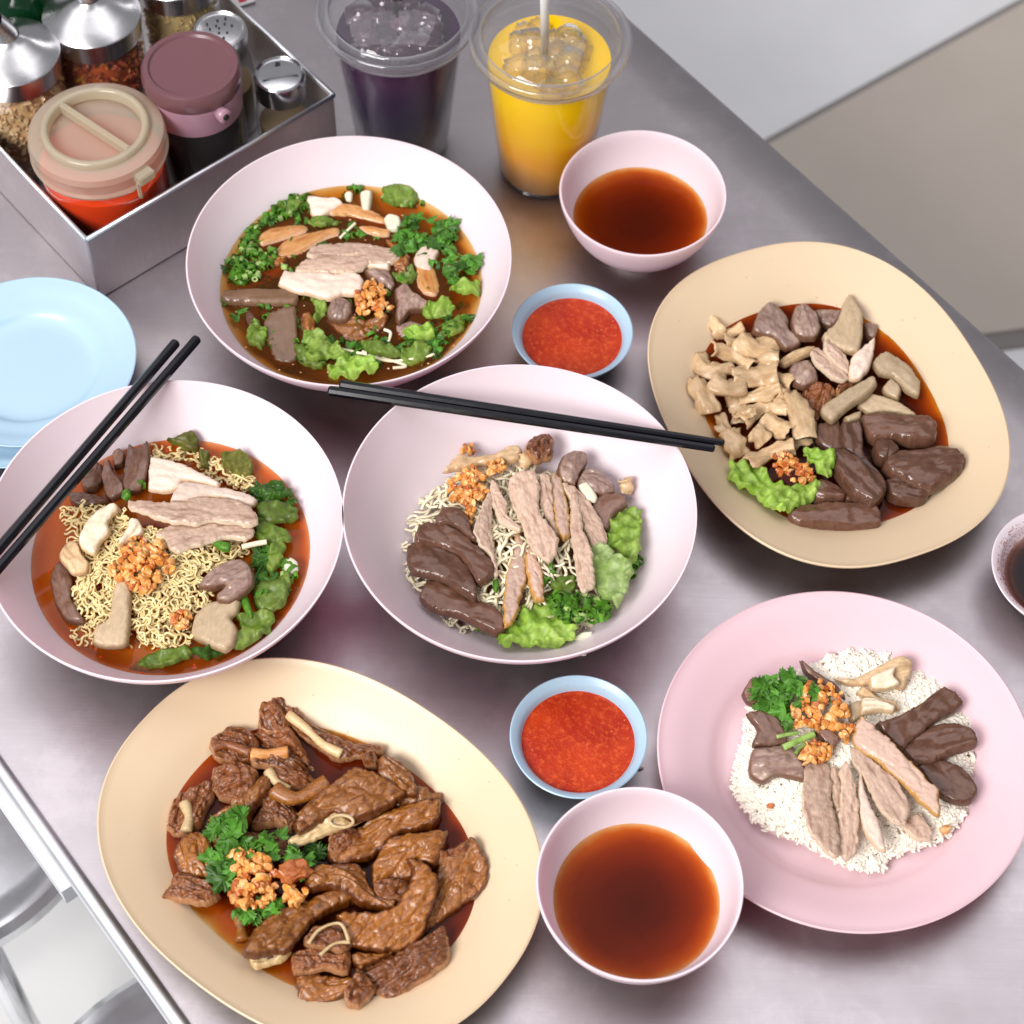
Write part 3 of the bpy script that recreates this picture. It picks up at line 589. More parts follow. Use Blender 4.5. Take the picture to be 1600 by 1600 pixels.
# kind: (name, description, category, material, blob settings)
KD = dict(
 breast=('duck_breast_slice', 'pinkish brown duck breast slice', 'duck slice', F['breast'], dict(T=.0034, rb=.0010, dome=.0008, lump=.0006, lf=80, wob=.0012, ridge=.0005, crease=.0007, fine=30, grow=1.05)),
 white=('duck_meat_slice', 'pale white duck meat piece', 'duck slice', F['white'], dict(T=.0040, rb=.0025, dome=.0012, lump=.0010, lf=120, wob=.0005, ridge=.0014)),
 skinny=('duck_breast_slice', 'golden edged duck slice', 'duck slice', F['skinny'], dict(T=.0038, rb=.0011, dome=.001, lump=.0006, lf=80, wob=.0012, ridge=.0005, crease=.0007, fine=30, grow=1.05)),
 liver=('liver_slice', 'dark brown glossy liver slice', 'liver', F['liver'], dict(T=.0062, rb=.0014, dome=.0008, lump=.0011, lf=55, wob=.0004, ridge=.0012, crease=.0006, fine=22, grow=1.05)),
 mauve=('liver_slice', 'mauve brown smooth liver slice', 'liver', F['mauve'], dict(T=.0045, rb=.0012, dome=.001, lump=.0011, lf=60, wob=.0004, ridge=.0012, grow=1.05)),
 gizzard=('gizzard_piece', 'grey mauve gizzard piece', 'gizzard', F['gizzard'], dict(T=.0055, rb=.0040, dome=.0018, lump=.0014, lf=90, wob=.0005, ridge=.0012, crease=.0009, fine=24)),
 pale=('pale_liver_slice', 'pale tan porous liver slice', 'liver', F['pale'], dict(T=.0048, rb=.0022, dome=.0008, lump=.0009, lf=70, wob=.0004)),
 cream=('intestine_piece', 'cream coloured intestine piece', 'intestine', F['cream'], dict(T=.0040, rb=.0024, dome=.001, lump=.0012, lf=110, wob=.0005, fold=.003, ridge=.002)),
 creamw=('intestine_piece', 'white intestine piece', 'intestine', F['creamw'], dict(T=.0042, rb=.0026, dome=.001, lump=.0012, lf=110, wob=.0005, fold=.003, ridge=.002)),
 braise=('duck_piece', 'brown skinned duck piece', 'duck', F['braise'], dict(T=.0062, rb=.0022, dome=.0032, lump=.0018, lf=70, wob=.0012, fold=.006, ridge=.0022, crease=.0017, fine=42, grow=1.04)),
 flesh=('duck_piece', 'dark torn duck piece', 'duck', F['braise2'], dict(T=.0065, rb=.0024, dome=.0028, lump=.0028, lf=105, wob=.0011, fold=.006, ridge=.0028, crease=.0022, fine=42, grow=1.05)),
 bone=('duck_bone', 'pale cut duck bone', 'bone', F['bone'], dict(T=.0035, rb=.002, dome=.001, lump=.0020, lf=160, wob=.0007, ridge=.002)),
 strip=('skin_strip', 'amber braised duck skin strip', 'duck skin', F['skinstrip'], dict(T=.0040, rb=.0026, dome=.001, lump=.001, lf=80, wob=.0004)),
 tofu=('blood_cake', 'smooth brown blood cake piece', 'blood cake', F['tofu'], dict(T=.0050, rb=.0014, dome=.0004, lump=.0004, lf=50, wob=.0002)),
 lettuce=('lettuce_leaf', 'fresh green lettuce leaf', 'lettuce', G['lettuce'], dict(thin=True, wob=.0022, ruffle=.0034, fold=.007)),
 lettucel=('lettuce_leaf', 'pale green crinkled lettuce leaf', 'lettuce', G['lettucel'], dict(thin=True, wob=.0022, ruffle=.0032, fold=.007)),
 wilt=('lettuce_leaf', 'wilted olive green lettuce leaf', 'lettuce', G['lettucew'], dict(thin=True, wob=.0018, ruffle=.0018, fold=.005)),
 olive=('lettuce_leaf', 'wilted yellow green lettuce leaf', 'lettuce', G['olive'], dict(thin=True, wob=.0018, ruffle=.0016, fold=.005)),
 dark=('herb_leaf', 'dark green herb leaf', 'herb', G['dark'], dict(thin=True, wob=.0016, ruffle=.0035, fold=.004)),
 svw=('scallion_piece', 'white scallion stem piece', 'scallion', F['white_veg'], dict(T=.0030, rb=.0022, lump=.0002)),
 svg=('scallion_piece', 'bright green scallion piece', 'scallion', G['scallion'], dict(T=.0022, rb=.0018, lump=.0002)),
)
def put(fr, kind, z, where, s, tilt=None, az=None, desc=None, **kw):
    nm, ds, cat, mt, st = KD[kind]; st = dict(st); st.update(kw)
    tl = random.uniform(.03, .16) if tilt is None else tilt; a = random.uniform(0, 6.28) if az is None else az
    T = st.get('T', .001)*.7
    o = blob(nm, outline(fr, P2(s), z+T, tl, a)-np.array([0, 0, T]) if not st.get('thin') else outline(fr, P2(s), z, tl, a), mt, **st)
    tag(o, (desc or ds)+' '+where+', '+WHERE[fr], cat, ds+'s '+WHERE[fr]); return o
def pool(fr, s, z, mt, label, name='gravy'):
    pts = outline(fr, P2(s), z); pts = pts.mean(0)+(pts-pts.mean(0))*1.04; o = blob(name, pts, MT[mt], T=.0004, rb=.002, lump=0, step=.0028, thin=False, under=0)
    # keep the upper sheet only
    me = o.data; bm = bmesh.new(); bm.from_mesh(me); bm.faces.ensure_lookup_table(); bm.verts.ensure_lookup_table(); n = len(bm.verts)//2
    bmesh.ops.delete(bm, geom=[v for v in bm.verts if v.index >= n], context='VERTS'); bm.to_mesh(me); bm.free()
    return tag(o, label, 'gravy' if 'broth' not in label else 'broth')
# small shared bits
def rock_mesh(name, mt, seed, r=1., sq=.6, flat=.75, sub=2):
    bm = bmesh.new(); bmesh.ops.create_icosphere(bm, subdivisions=sub, radius=1)
    rr = random.Random(seed); ax = [Vector((rr.uniform(-1, 1), rr.uniform(-1, 1), rr.uniform(-1, 1))).normalized() for _ in range(7)]; cut = [rr.uniform(.45, .85) for _ in ax]
    for v in bm.verts:
        for a, c in zip(ax, cut):
            d = v.co.dot(a)
            if d > c: v.co -= a*(d-c)*.9
        v.co += v.co.normalized()*(noise.noise(v.co*1.7+Vector((seed*3., 0, 0)))*.4+noise.noise(v.co*4.5+Vector((seed*3., 7, 0)))*.22)
        v.co.x *= 1.25; v.co.z *= flat; v.co *= r
    me = bpy.data.meshes.new(name); bm.to_mesh(me); bm.free(); me.materials.append(mt); me.polygons.foreach_set('use_smooth', [True]*len(me.polygons)); me.set_sharp_from_angle(angle=math.radians(42))
    a = me.attributes.new('fib', 'FLOAT_VECTOR', 'POINT'); a.data.foreach_set('vector', np.array([tuple(v.co) for v in me.vertices], dtype=np.float32).ravel()); return me
GM = [rock_mesh('garlic_bit', F['garlic'], i, .0031) for i in range(6)]+[rock_mesh('garlic_bit', F['garlicd'], 20+i, .0026) for i in range(2)]
def inst(name, me, loc, parent, rot=None, sc=1.):
    o = bpy.data.objects.new(name, me); C.objects.link(o); o.parent = parent; o.location = tuple(np.array(loc, float)-np.array(parent.location)); o.rotation_euler = rot if rot else tuple(random.uniform(0, 6.28) for _ in range(3)); o.scale = (sc,)*3 if np.isscalar(sc) else sc; return o
def sample_poly(fr, s, n):
    P = np.array(P2(s)); lo, hi = P.min(0), P.max(0); out = []
    while len(out) < n:
        q = RNG.uniform(lo, hi, (n*3, 2)); q = q[inside(q, P)]; out += list(map(tuple, q))
    return out[:n]
def garlic(fr, s, z, n, where, hgt=.008, sc=1., bits=None):
    P = np.array(P2(s)); c = at(*px(fr, *P.mean(0)), z); g = empty('fried_garlic', c, 'heap of fried garlic '+where+', '+WHERE[fr], 'fried garlic', 'fried garlic heaps')
    for (x, y) in sample_poly(fr, s, int(n*1.35)):
        B = P-np.array([x, y]); d = np.sqrt((B**2).sum(1)).min()/(.5*np.ptp(P, axis=0).min()); zz = z+hgt*min(1, d*.9)*random.uniform(.4, 1)
        inst('garlic_bit', random.choice(bits or GM), at(*px(fr, x, y), zz), g, sc=sc*random.uniform(.55, 1.15))
    return g
def ring_mesh(r, h, th, mt):
    v = []; f = []; seg = 12
    for rr, z in ((r, 0), (r, h), (r-th, h), (r-th, 0)):
        for k in range(seg):
            a = 2*math.pi*k/seg; v.append((rr*math.cos(a)*1.0, rr*math.sin(a)*(.82), z-h/2))
    for i in range(4):
        j = (i+1) % 4
        for k in range(seg): l = (k+1) % seg; f.append((i*seg+k, i*seg+l, j*seg+l, j*seg+k))
    me = bpy.data.meshes.new('scallion_ring'); me.from_pydata(v, [], f); me.polygons.foreach_set('use_smooth', [True]*len(me.polygons)); me.set_sharp_from_angle(angle=.8); me.materials.append(mt)
    a = me.attributes.new('fib', 'FLOAT_VECTOR', 'POINT'); a.data.foreach_set('vector', np.array(v, dtype=np.float32).ravel()); return me
RM = [ring_mesh(.0032, .0032, .0007, G['scallion']), ring_mesh(.0024, .0045, .0006, G['scallion']), ring_mesh(.0036, .002, .0007, G['scallion']), ring_mesh(.0022, .003, .0012, G['lettucel'])]
def coriander_mesh(seed, mt, r=.009):
    rr = random.Random(seed); pts = []
    for lobe, a in ((0, -60), (1, 0), (2, 60)):
        for k in range(9):
            t = (k-4)/4; ang = math.radians(a+t*34); rad = r*(1-.38*abs(t)**1.5)*(1.0 if k % 2 == 0 else .78)*(1.05 if lobe == 1 else .9)
            pts.append((rad*math.sin(ang)+0, rad*math.cos(ang)))
        if lobe < 2: pts.append((r*.35*math.sin(math.radians(a+30)), r*.35*math.cos(math.radians(a+30))))
    pts = pts+[(.0006, -r*.25), (-.0006, -r*.25)]
    v = [(x, y, .0022*noise.noise(Vector((x*170, y*170, seed)))+.0016*math.cos(x*600)) for x, y in pts]; n = len(v); v.append((0, 0, .0006)); 
    f = [(i, (i+1) % n, n) for i in range(n)]
    bm = bmesh.new(); vs = [bm.verts.new(q) for q in v]
    for q in f: bm.faces.new([vs[i] for i in q])
    bmesh.ops.subdivide_edges(bm, edges=bm.edges[:], cuts=1)
    for q in bm.verts: q.co.z += .0014*noise.noise(q.co*260+Vector((seed*2., 0, 0)))
    g = bmesh.ops.duplicate(bm, geom=bm.verts[:]+bm.edges[:]+bm.faces[:]); nv = [q for q in g['geom'] if isinstance(q, bmesh.types.BMVert)]
    for q in nv: q.co.z -= .0002
    bmesh.ops.reverse_faces(bm, faces=[q for q in g['geom'] if isinstance(q, bmesh.types.BMFace)])
    me = bpy.data.meshes.new('coriander_leaf'); bm.to_mesh(me); bm.free(); me.materials.append(mt); me.polygons.foreach_set('use_smooth', [True]*len(me.polygons)); return me
CM = [coriander_mesh(i, G['coriander']) for i in range(4)]; CD = [coriander_mesh(10+i, G['dark']) for i in range(3)]
def herbs(fr, s, z, n, where, meshes=CM, hgt=.006, sc=1., stems=3, name='coriander_sprig', what='bright green coriander', flat=.5):
    P = np.array(P2(s)); c = at(*px(fr, *P.mean(0)), z); g = empty(name, c, what+' '+where+', '+WHERE[fr], 'herb', 'coriander and herbs')
    for (x, y) in sample_poly(fr, s, n):
        inst('leaf', random.choice(meshes), at(*px(fr, x, y), z+random.uniform(0, hgt)), g, (random.uniform(-flat, flat), random.uniform(-flat, flat), random.uniform(0, 6.28)), sc*random.uniform(.6, 1.15))
    for k in range(stems):
        a, b = sample_poly(fr, s, 2); p = at(*px(fr, *a), z+hgt*.3); q = at(*px(fr, *b), z+hgt*.5); m = (p+q)/2+np.array([0, 0, .002])
        tv, tf = tube(catmull([p, m, q], False, 5)-np.array(g.location), .0006, 6); mesh_obj('stem', tv, tf, G['scallion'], g)
    return g
def scallions(fr, s, z, n, where, hgt=.004, sc=1., meshes=RM):
    P = np.array(P2(s)); c = at(*px(fr, *P.mean(0)), z); g = empty('chopped_scallion', c, 'green chopped scallion '+where+', '+WHERE[fr], 'scallion', 'chopped scallion')
    for (x, y) in sample_poly(fr, s, n):
        inst('scallion_ring', random.choice(meshes), at(*px(fr, x, y), z+random.uniform(0, hgt)), g, sc=sc*random.uniform(.7, 1.2))
def noodles(fr, s, zf, n, label, mt, r=.00078, wave=.0012, wl=.0080, ln=(.045, .085), flat=1., seg=5, name='noodle_nest'):
    P = np.array(P2(s)); W = np.array([at(*px(fr, *p), zf(None))[:2] for p in P]); c = W.mean(0); g = empty(name, (c[0], c[1], zf(None)), label, 'noodles')
    st = sample_poly(fr, s, n)
    for k, (x, y) in enumerate(st):
        p = at(*px(fr, x, y), zf(None))[:2]; h = random.uniform(0, 6.28); Ln = random.uniform(*ln); ds = .0011; m = int(Ln/ds); curv = random.uniform(-1, 1)*28; ph = random.uniform(0, 6.28)
        pts = []; q = p.copy(); zz = random.uniform(0, 1); w2 = wl*random.uniform(.8, 1.25); zp = random.uniform(0, 6.28)
        for i in range(m):
            if i % 12 == 0: curv = max(-75, min(75, curv+random.uniform(-1, 1)*45))
            h += curv*ds; t = np.array([math.cos(h), math.sin(h)]); q = q+t*ds
            if not inside(q[None], W)[0]: 
                if len(pts) > 8: break
                h += 1.2; 
            nrm = np.array([-t[1], t[0]]); pp = q+nrm*wave*math.sin(2*math.pi*i*ds/w2+ph)
            pts.append((pp[0], pp[1], zf(pp)+(zz-.5)*.006+.0014*math.sin(i*.45+zp)))
        if len(pts) < 8: continue
        pts = np.array(pts)-np.array(g.location); tv, tf = tube(pts, r*random.uniform(.85, 1.15), seg, flat); o = mesh_obj('noodle', tv, tf, mt, g)
        add_attr(o, 'fib', tv, True)
    return g
def zdome(c, R, z0, hgt):
    def f(p):
        if p is None: return z0+hgt*.5
        d = np.hypot(p[0]-c[0], p[1]-c[1])/R; return z0+hgt*max(0, 1-d*d)
    return f
exec_order = []
# ================================================================== DISH A: dark duck soup
ZA = .0408
for k, (z, w_, s) in enumerate([
 (.0435, 'nearest the camera of the breast slices', '485,735 500,690 515,675 570,685 640,683 720,690 800,683 850,695 866,720 860,760 820,785 770,782 720,803 680,800 620,780 560,770 520,755'),
 (.0430, 'second from the front', '560,675 590,640 650,615 720,605 800,610 860,600 895,605 890,635 865,665 820,682 740,685 650,682 590,682'),
 (.0420, 'farthest of the stack', '615,600 650,570 720,555 800,553 880,560 960,575 1030,600 1025,620 990,640 930,640 890,640 860,608 780,612 700,608 640,614')]):
    put('A', 'breast' if k else 'white', z, w_, s, tilt=.12, az=1.6)
put('A', 'white', .0415, 'beside the garlic', '880,650 930,640 985,640 980,670 930,668 895,664', desc='small fatty duck meat piece')
put('A', 'white', .0405, 'at the far side with one pale end', '610,335 680,345 745,345 775,372 740,395 690,425 650,432 625,410', desc='pale duck skin end')
put('A', 'strip', .0375, 'joined to the pale end', '700,385 770,370 860,385 940,420 975,450 955,475 880,455 800,435 720,430 690,410', T=.0045)
put('A', 'strip', .0390, 'at the upper left between the scallions', '400,510 450,485 520,475 590,470 615,485 600,505 540,525 470,545 410,560 385,540')
put('A', 'strip', .0385, 'behind the breast slices on the left', '470,590 500,550 560,520 650,500 720,485 760,490 750,515 700,535 650,560 600,590 540,615 490,620')
put('A', 'strip', .0385, 'behind the breast slices on the right', '840,480 900,475 960,485 990,490 985,520 940,525 880,510')
put('A', 'white', .0400, 'standing at the right among the coriander', '1100,600 1130,565 1200,560 1210,590 1190,640 1170,680 1120,670 1095,640', desc='pale skin strip end')
put('A', 'strip', .0375, 'dipping beside the right coriander', '1105,660 1180,650 1215,740 1200,790 1150,790 1110,750', T=.0045)
put('A', 'svw', .0405, 'upright at the far side', '852,320 880,308 905,315 903,360 895,400 862,400 855,360', T=.004)
put('A', 'svw', .0405, 'at the tip of the amber strip', '960,440 985,418 1030,430 1040,465 1020,490 980,485', T=.004)
put('A', 'svw', .0405, 'small, at the far rim', '780,325 800,315 818,325 812,355 790,352', T=.003)
put('A', 'tofu', .0400, 'shaped like a log at the left', '230,775 350,765 480,765 560,772 562,822 480,825 350,822 235,815')
put('A', 'tofu', .0380, 'square, at the lower left', '410,920 440,870 500,845 560,840 565,900 570,1000 575,1080 520,1100 460,1080 430,1010')
put('A', 'liver', .0345, 'sunk in broth at the left', '320,850 390,840 400,930 340,935')
put('A', 'strip', .0350, 'sunk in broth left of the slices', '310,710 400,670 500,650 545,660 480,700 400,725 330,740')
put('A', 'gizzard', .0410, 'behind the garlic', '870,670 930,668 985,680 1010,740 990,765 930,740 885,700', T=.004)
put('A', 'gizzard', .0415, 'right of the garlic with a pale rim', '1005,760 1060,735 1090,770 1165,820 1150,850 1080,860 1030,910 1010,880 1015,820')
put('A', 'gizzard', .0405, 'round, left of the garlic', '700,850 720,810 770,793 815,820 820,860 790,900 740,905 705,885', T=.007, rb=.006)
put('A', 'braise', .0390, 'crumpled below the garlic', '690,890 740,910 800,890 830,860 850,895 900,890 960,870 985,890 950,940 900,1000 850,1010 790,990 740,950', desc='crumpled brown duck skin', T=.004)
garlic('A', '850,730 910,715 960,760 1000,800 990,850 930,880 870,885 825,850 815,790', .0455, 42, 'at the centre', .008)
for z, w_, s, kd in ((.0425, 'long and curled at the lower middle', '625,790 690,820 700,860 650,930 680,960 740,1020 790,1080 700,1080 640,1100 600,1060 590,980 640,920 640,860', 'lettuce'),
 (.0420, 'at the near rim', '700,1110 790,1070 880,1090 940,1130 900,1155 800,1165 720,1160', 'lettuce'),
 (.0425, 'right of the garlic', '1140,860 1180,820 1250,820 1280,860 1220,895 1150,890', 'lettuce'),
 (.0415, 'at the lower right', '1040,970 1120,940 1190,940 1180,990 1100,1000', 'lettuce'),
 (.0412, 'near the rim at the lower right', '1040,1050 1120,1010 1180,1040 1120,1100 1050,1110', 'wilt'),
 (.0415, 'at the left near the blood cake', '330,980 380,900 430,970 400,1040 340,1000', 'lettuce'),
 (.0412, 'sunk at the right rim', '1215,975 1240,910 1300,880 1340,910 1300,960', 'wilt'),
 (.0412, 'at the far right rim', '960,310 1040,300 1120,340 1100,380 1010,390 960,370', 'wilt'),
 (.0425, 'as a rib at the right rim', '1260,760 1370,730 1400,745 1385,790 1280,795', 'lettuce')):
    put('A', kd, z, w_, s)
scallions('A', '250,640 300,600 330,500 400,440 470,380 560,330 640,350 600,400 500,440 400,480 400,560 470,570 480,640 400,690 350,740 290,730 250,700', ZA-.001, 130, 'along the left rim', .004)
scallions('A', '680,310 760,290 950,300 1100,340 1150,380 1000,380 900,320 780,330', ZA-.001, 22, 'along the far rim', .002)
scallions('A', '230,830 270,830 400,890 600,900 640,1000 600,1060 560,840 300,760 240,780', ZA-.001, 16, 'at the lower left', .002)
herbs('A', '990,520 1050,450 1080,370 1150,400 1230,450 1300,500 1360,600 1400,660 1380,720 1280,740 1220,700 1190,640 1100,590 1040,620 1000,570', ZA, 70, 'along the right rim', CM+CD[:1], .006, .95, 4)
herbs('A', '250,640 300,600 330,500 400,440 560,340 560,420 400,470 400,560 480,570 470,640 350,730 260,720', ZA-.001, 46, 'along the left rim', CD, .002, .7, 1, 'herb_leaves', 'dark green herb leaves')
herbs('A', '1180,900 1300,820 1360,900 1260,1010 1150,1060 1060,1100 1060,960', ZA-.001, 18, 'at the lower right', CM+CD, .002, .8, 1, 'herb_leaves', 'green herb leaves')
herbs('A', '330,560 470,380 700,320 1000,360 1250,500 1350,700 1300,900 1100,1060 900,1110 650,1080 400,1000 280,850', ZA-.0045, 90, 'sunk under the slices', CD+CM[:1], .0035, .8, 3, 'herb_leaves', 'dark green herb leaves')
herbs('A', '600,900 700,950 1000,1000 1150,960 1300,850 1340,930 1180,1070 900,1130 700,1110 600,1050', ZA-.0004, 46, 'along the near rim', CM+CD, .002, .85, 3, 'herb_leaves', 'loose green herb leaves')
herbs('A', '560,440 700,450 840,455 960,520 900,550 720,545 600,600 540,620 500,600', ZA-.0004, 16, 'behind the slices', CM+CD, .0015, .7, 1, 'herb_leaves', 'loose green herb leaves')
herbs('A', '260,850 400,860 600,850 640,900 600,1080 420,1020 300,930', ZA-.0004, 20, 'at the lower left', CM+CD, .001, .8, 1, 'herb_leaves', 'loose green herb leaves')
for w_, s in (('slim and olive, at the far left', '480,380 560,350 600,380 540,420'), ('olive, under the amber skin', '600,440 700,440 760,460 680,480 620,470'), ('olive, left of the near leaf', '560,1000 620,1040 700,1110 640,1130 570,1080'), ('olive, behind the right gizzard', '1000,680 1080,660 1120,700 1080,740 1010,730'), ('olive, between the near leaves', '860,1010 960,1020 1040,1060 960,1080 880,1060')):
    put('A', 'wilt', .0412, w_, s)
scallions('A', '500,420 700,480 820,470 960,540 1010,640 1100,720 1240,800 1150,960 960,1080 760,900 560,800 500,650', ZA-.002, 34, 'between the pieces', .003)
for z, w_, s in ((.0385, 'between breast slices and coriander', '960,520 1040,560 1080,620 1060,700 1010,690 990,620'), (.0375, 'sunk below the gizzards', '1010,930 1080,900 1150,930 1100,990 1020,990'), (.0385, 'left of the breast slices', '330,640 420,600 520,610 500,650 400,670'), (.038, 'beside the square blood cake', '590,880 640,880 660,960 620,1020 590,980')):
    put('A', 'gizzard' if 'gizz' in w_ else 'braise', z, w_, s, T=.004)
for s, lab in (('770,1035 880,1060 980,1088 1100,1078 1190,1058', 'long pale bean sprout lying near the rim'), ('860,1045 960,1075 1060,1110 1000,1120', 'thin brown herb stem near the rim'), ('760,530 800,490 830,462', 'thin pale stem behind the breast slices'), ('980,1000 990,960 960,945', 'short curled bean sprout below the garlic')):
    pts = catmull([at(*px('A', *p), ZA+.0012) for p in P2(s)], False, 6); tv, tf = tube(pts, .0011, 7); o = mesh_obj('bean_sprout', tv, tf, F['noodlew']); add_attr(o, 'fib', tv, True); tag(o, lab+', in the dark soup bowl', 'sprout')
# ================================================================== DISH B: thin noodles in red broth
zB = zdome(cB, .085, .036, .010)
noodles('B', '270,640 350,620 450,620 550,640 650,750 800,760 900,800 1080,780 1150,830 1100,880 930,950 1000,1060 880,1150 890,1260 760,1270 640,1240 600,1180 430,1180 330,1100 350,950 400,900 300,760', zB, 285, 'nest of thin wavy yellow noodles in the left bowl under the garlic', F['noodle'])
noodles('B', '700,330 800,340 900,360 1040,420 1180,480 1180,560 1100,540 1000,500 900,420 720,400', zB, 60, 'thin wavy yellow noodles at the far side of the left bowl', F['noodle'])
noodles('B', '330,1180 430,1180 640,1240 760,1270 890,1260 900,1290 700,1290 500,1280 330,1260', lambda p: .0365, 26, 'loose noodle ends sunk in the red broth of the left bowl', F['noodle'])
for kd, z, w_, s in (
 ('liver', .0385, 'square, left end of the liver group', '380,480 440,425 470,440 472,500 445,540 400,545 372,520'),
 ('mauve', .0400, 'folded, in the liver group', '475,450 500,400 530,470 575,520 570,560 520,590 490,570 470,490'),
 ('mauve', .0440, 'upright with a pointed top', '570,500 580,400 600,330 630,360 680,320 690,360 685,450 660,530 610,560 580,550'),
 ('mauve', .0385, 'small, behind the pointed one', '520,380 550,355 580,380 572,430 530,440'),
 ('liver', .0385, 'flat, beside the red oil', '320,560 380,555 450,570 495,600 440,620 370,620 330,600'),
 ('white', .0480, 'farthest, white', '690,540 690,470 700,400 760,405 830,420 900,450 980,490 1015,510 1000,530 930,515 850,500 830,535 780,555 720,550'),
 ('white', .0490, 'tan coloured, under the white one', '790,600 830,520 870,510 950,525 1050,540 1130,560 1185,590 1170,620 1120,620 1050,590 950,580 860,605'),
 ('breast', .0520, 'upper of the two pink slices', '605,605 660,600 740,610 830,600 920,585 1020,590 1100,605 1160,640 1185,690 1150,715 1070,700 980,690 900,705 820,700 740,680 660,650 615,640'),
 ('breast', .0490, 'the lower of the two pink slices', '725,760 790,720 870,705 960,700 1060,705 1140,720 1170,740 1130,775 1040,770 960,790 880,815 820,835 790,820 770,780'),
 ('creamw', .0500, 'large, left of the garlic', '360,770 400,700 450,650 520,615 550,630 500,690 510,740 460,790 440,840 390,820'),
 ('creamw', .0510, 'small, just behind the garlic', '540,790 580,730 600,680 640,690 665,740 620,770 560,800'),
 ('cream', .0450, 'at the left edge of the noodles', '270,850 320,790 360,800 380,850 410,890 400,930 340,940 300,900'),
 ('mauve', .0380, 'big and folded at the lower left', '235,950 270,890 320,920 340,960 330,1050 380,1130 390,1160 310,1150 260,1080 240,1010'),
 ('pale', .0460, 'on the noodles, lower left', '530,990 600,970 605,1060 600,1160 590,1250 560,1270 480,1270 430,1250 440,1180 500,1140'),
 ('pale', .0440, 'at the bottom right with many pores', '900,1140 950,1080 1010,1060 1080,1040 1115,1060 1100,1110 1070,1140 1100,1190 1080,1260 1040,1290 960,1260 890,1220'),
 ('gizzard', .0490, 'curled, right of the noodles', '920,990 960,930 1040,880 1120,865 1165,910 1175,970 1140,1020 1060,1070 1010,1060 1000,1030 1040,990 980,1005')):
    put('B', kd, z, w_, s)
garlic('B', '560,800 640,760 720,780 800,850 810,910 740,960 700,1020 640,1010 560,970 500,920 560,880', .051, 85, 'at the centre', .009)
garlic('B', '790,1130 830,1105 885,1130 880,1180 830,1190 795,1170', .0465, 12, 'near the bottom', .003)
for kd, z, w_, s in (('olive', .042, 'at the far rim', '780,320 890,290 920,330 900,380 830,350'), ('olive', .041, 'at the far right', '1020,400 1130,390 1170,430 1160,490 1060,470'),
 ('olive', .040, 'yellow scrap at the far side', '925,400 972,393 965,450 940,455'), ('dark', .042, 'at the upper right rim', '1150,540 1230,520 1310,530 1340,590 1270,610 1180,590'),
 ('wilt', .043, 'ribbed, at the right', '1200,620 1340,610 1380,670 1300,710 1210,700'), ('wilt', .0425, 'under the ribbed leaf', '1180,710 1270,710 1350,760 1290,800 1200,790'),
 ('wilt', .043, 'upright at the right', '1250,810 1320,780 1310,880 1260,940 1235,900'), ('wilt', .041, 'wide, at the lower right', '1180,1000 1340,960 1330,1060 1250,1120 1180,1080'),
 ('wilt', .041, 'behind the porous slice', '1100,1130 1260,1120 1250,1200 1130,1280 1070,1280 1110,1190'), ('wilt', .0375, 'sunk in the lowest oil', '600,1375 700,1310 850,1290 900,1310 800,1370'),
 ('dark', .038, 'sunk at the near rim', '880,1300 1000,1290 1060,1300 950,1345')):
    put('B', kd, z, w_, s)
herbs('B', '1170,830 1250,810 1270,960 1330,1000 1260,1060 1180,1010', .040, 30, 'at the right beside the gizzard', CD+CM[:1], .004, .8, 2, 'herb_leaves', 'dark green herb leaves')
herbs('B', '1150,530 1320,530 1350,600 1250,620 1160,590', .041, 16, 'at the upper right rim', CD+CM[:1], .003, .8, 1, 'herb_leaves', 'dark green herb leaves')
scallions('B', '1280,880 1370,860 1370,960 1290,980', .0415, 9, 'at the right rim', .002, 1.1)
scallions('B', '560,560 620,570 600,610 550,600', .0470, 5, 'left of the long pink slice', .002)
scallions('B', '640,490 680,490 670,560 630,550', .0460, 3, 'beside the pointed liver', .001)
put('B', 'svg', .0510, 'in front of the lower pink slice', '985,795 1015,785 1065,795 1060,828 1020,822', T=.003)
put('B', 'svg', .0455, 'between gizzard and porous liver', '1110,1040 1140,1025 1168,1110 1160,1135 1130,1100', T=.003)
put('B', 'svw', .0415, 'round, at the right rim', '1310,900 1340,860 1375,880 1378,915 1340,935', T=.004)
pts = catmull([at(*px('B', *p), .049) for p in P2('1120,815 1180,800 1235,790')], False, 6); tv, tf = tube(pts, .0018, 8); o = mesh_obj('bean_sprout', tv, tf, F['noodlew']); add_attr(o, 'fib', tv, True); tag(o, 'short white bean sprout beside the pink slices, in the left noodle bowl', 'sprout')
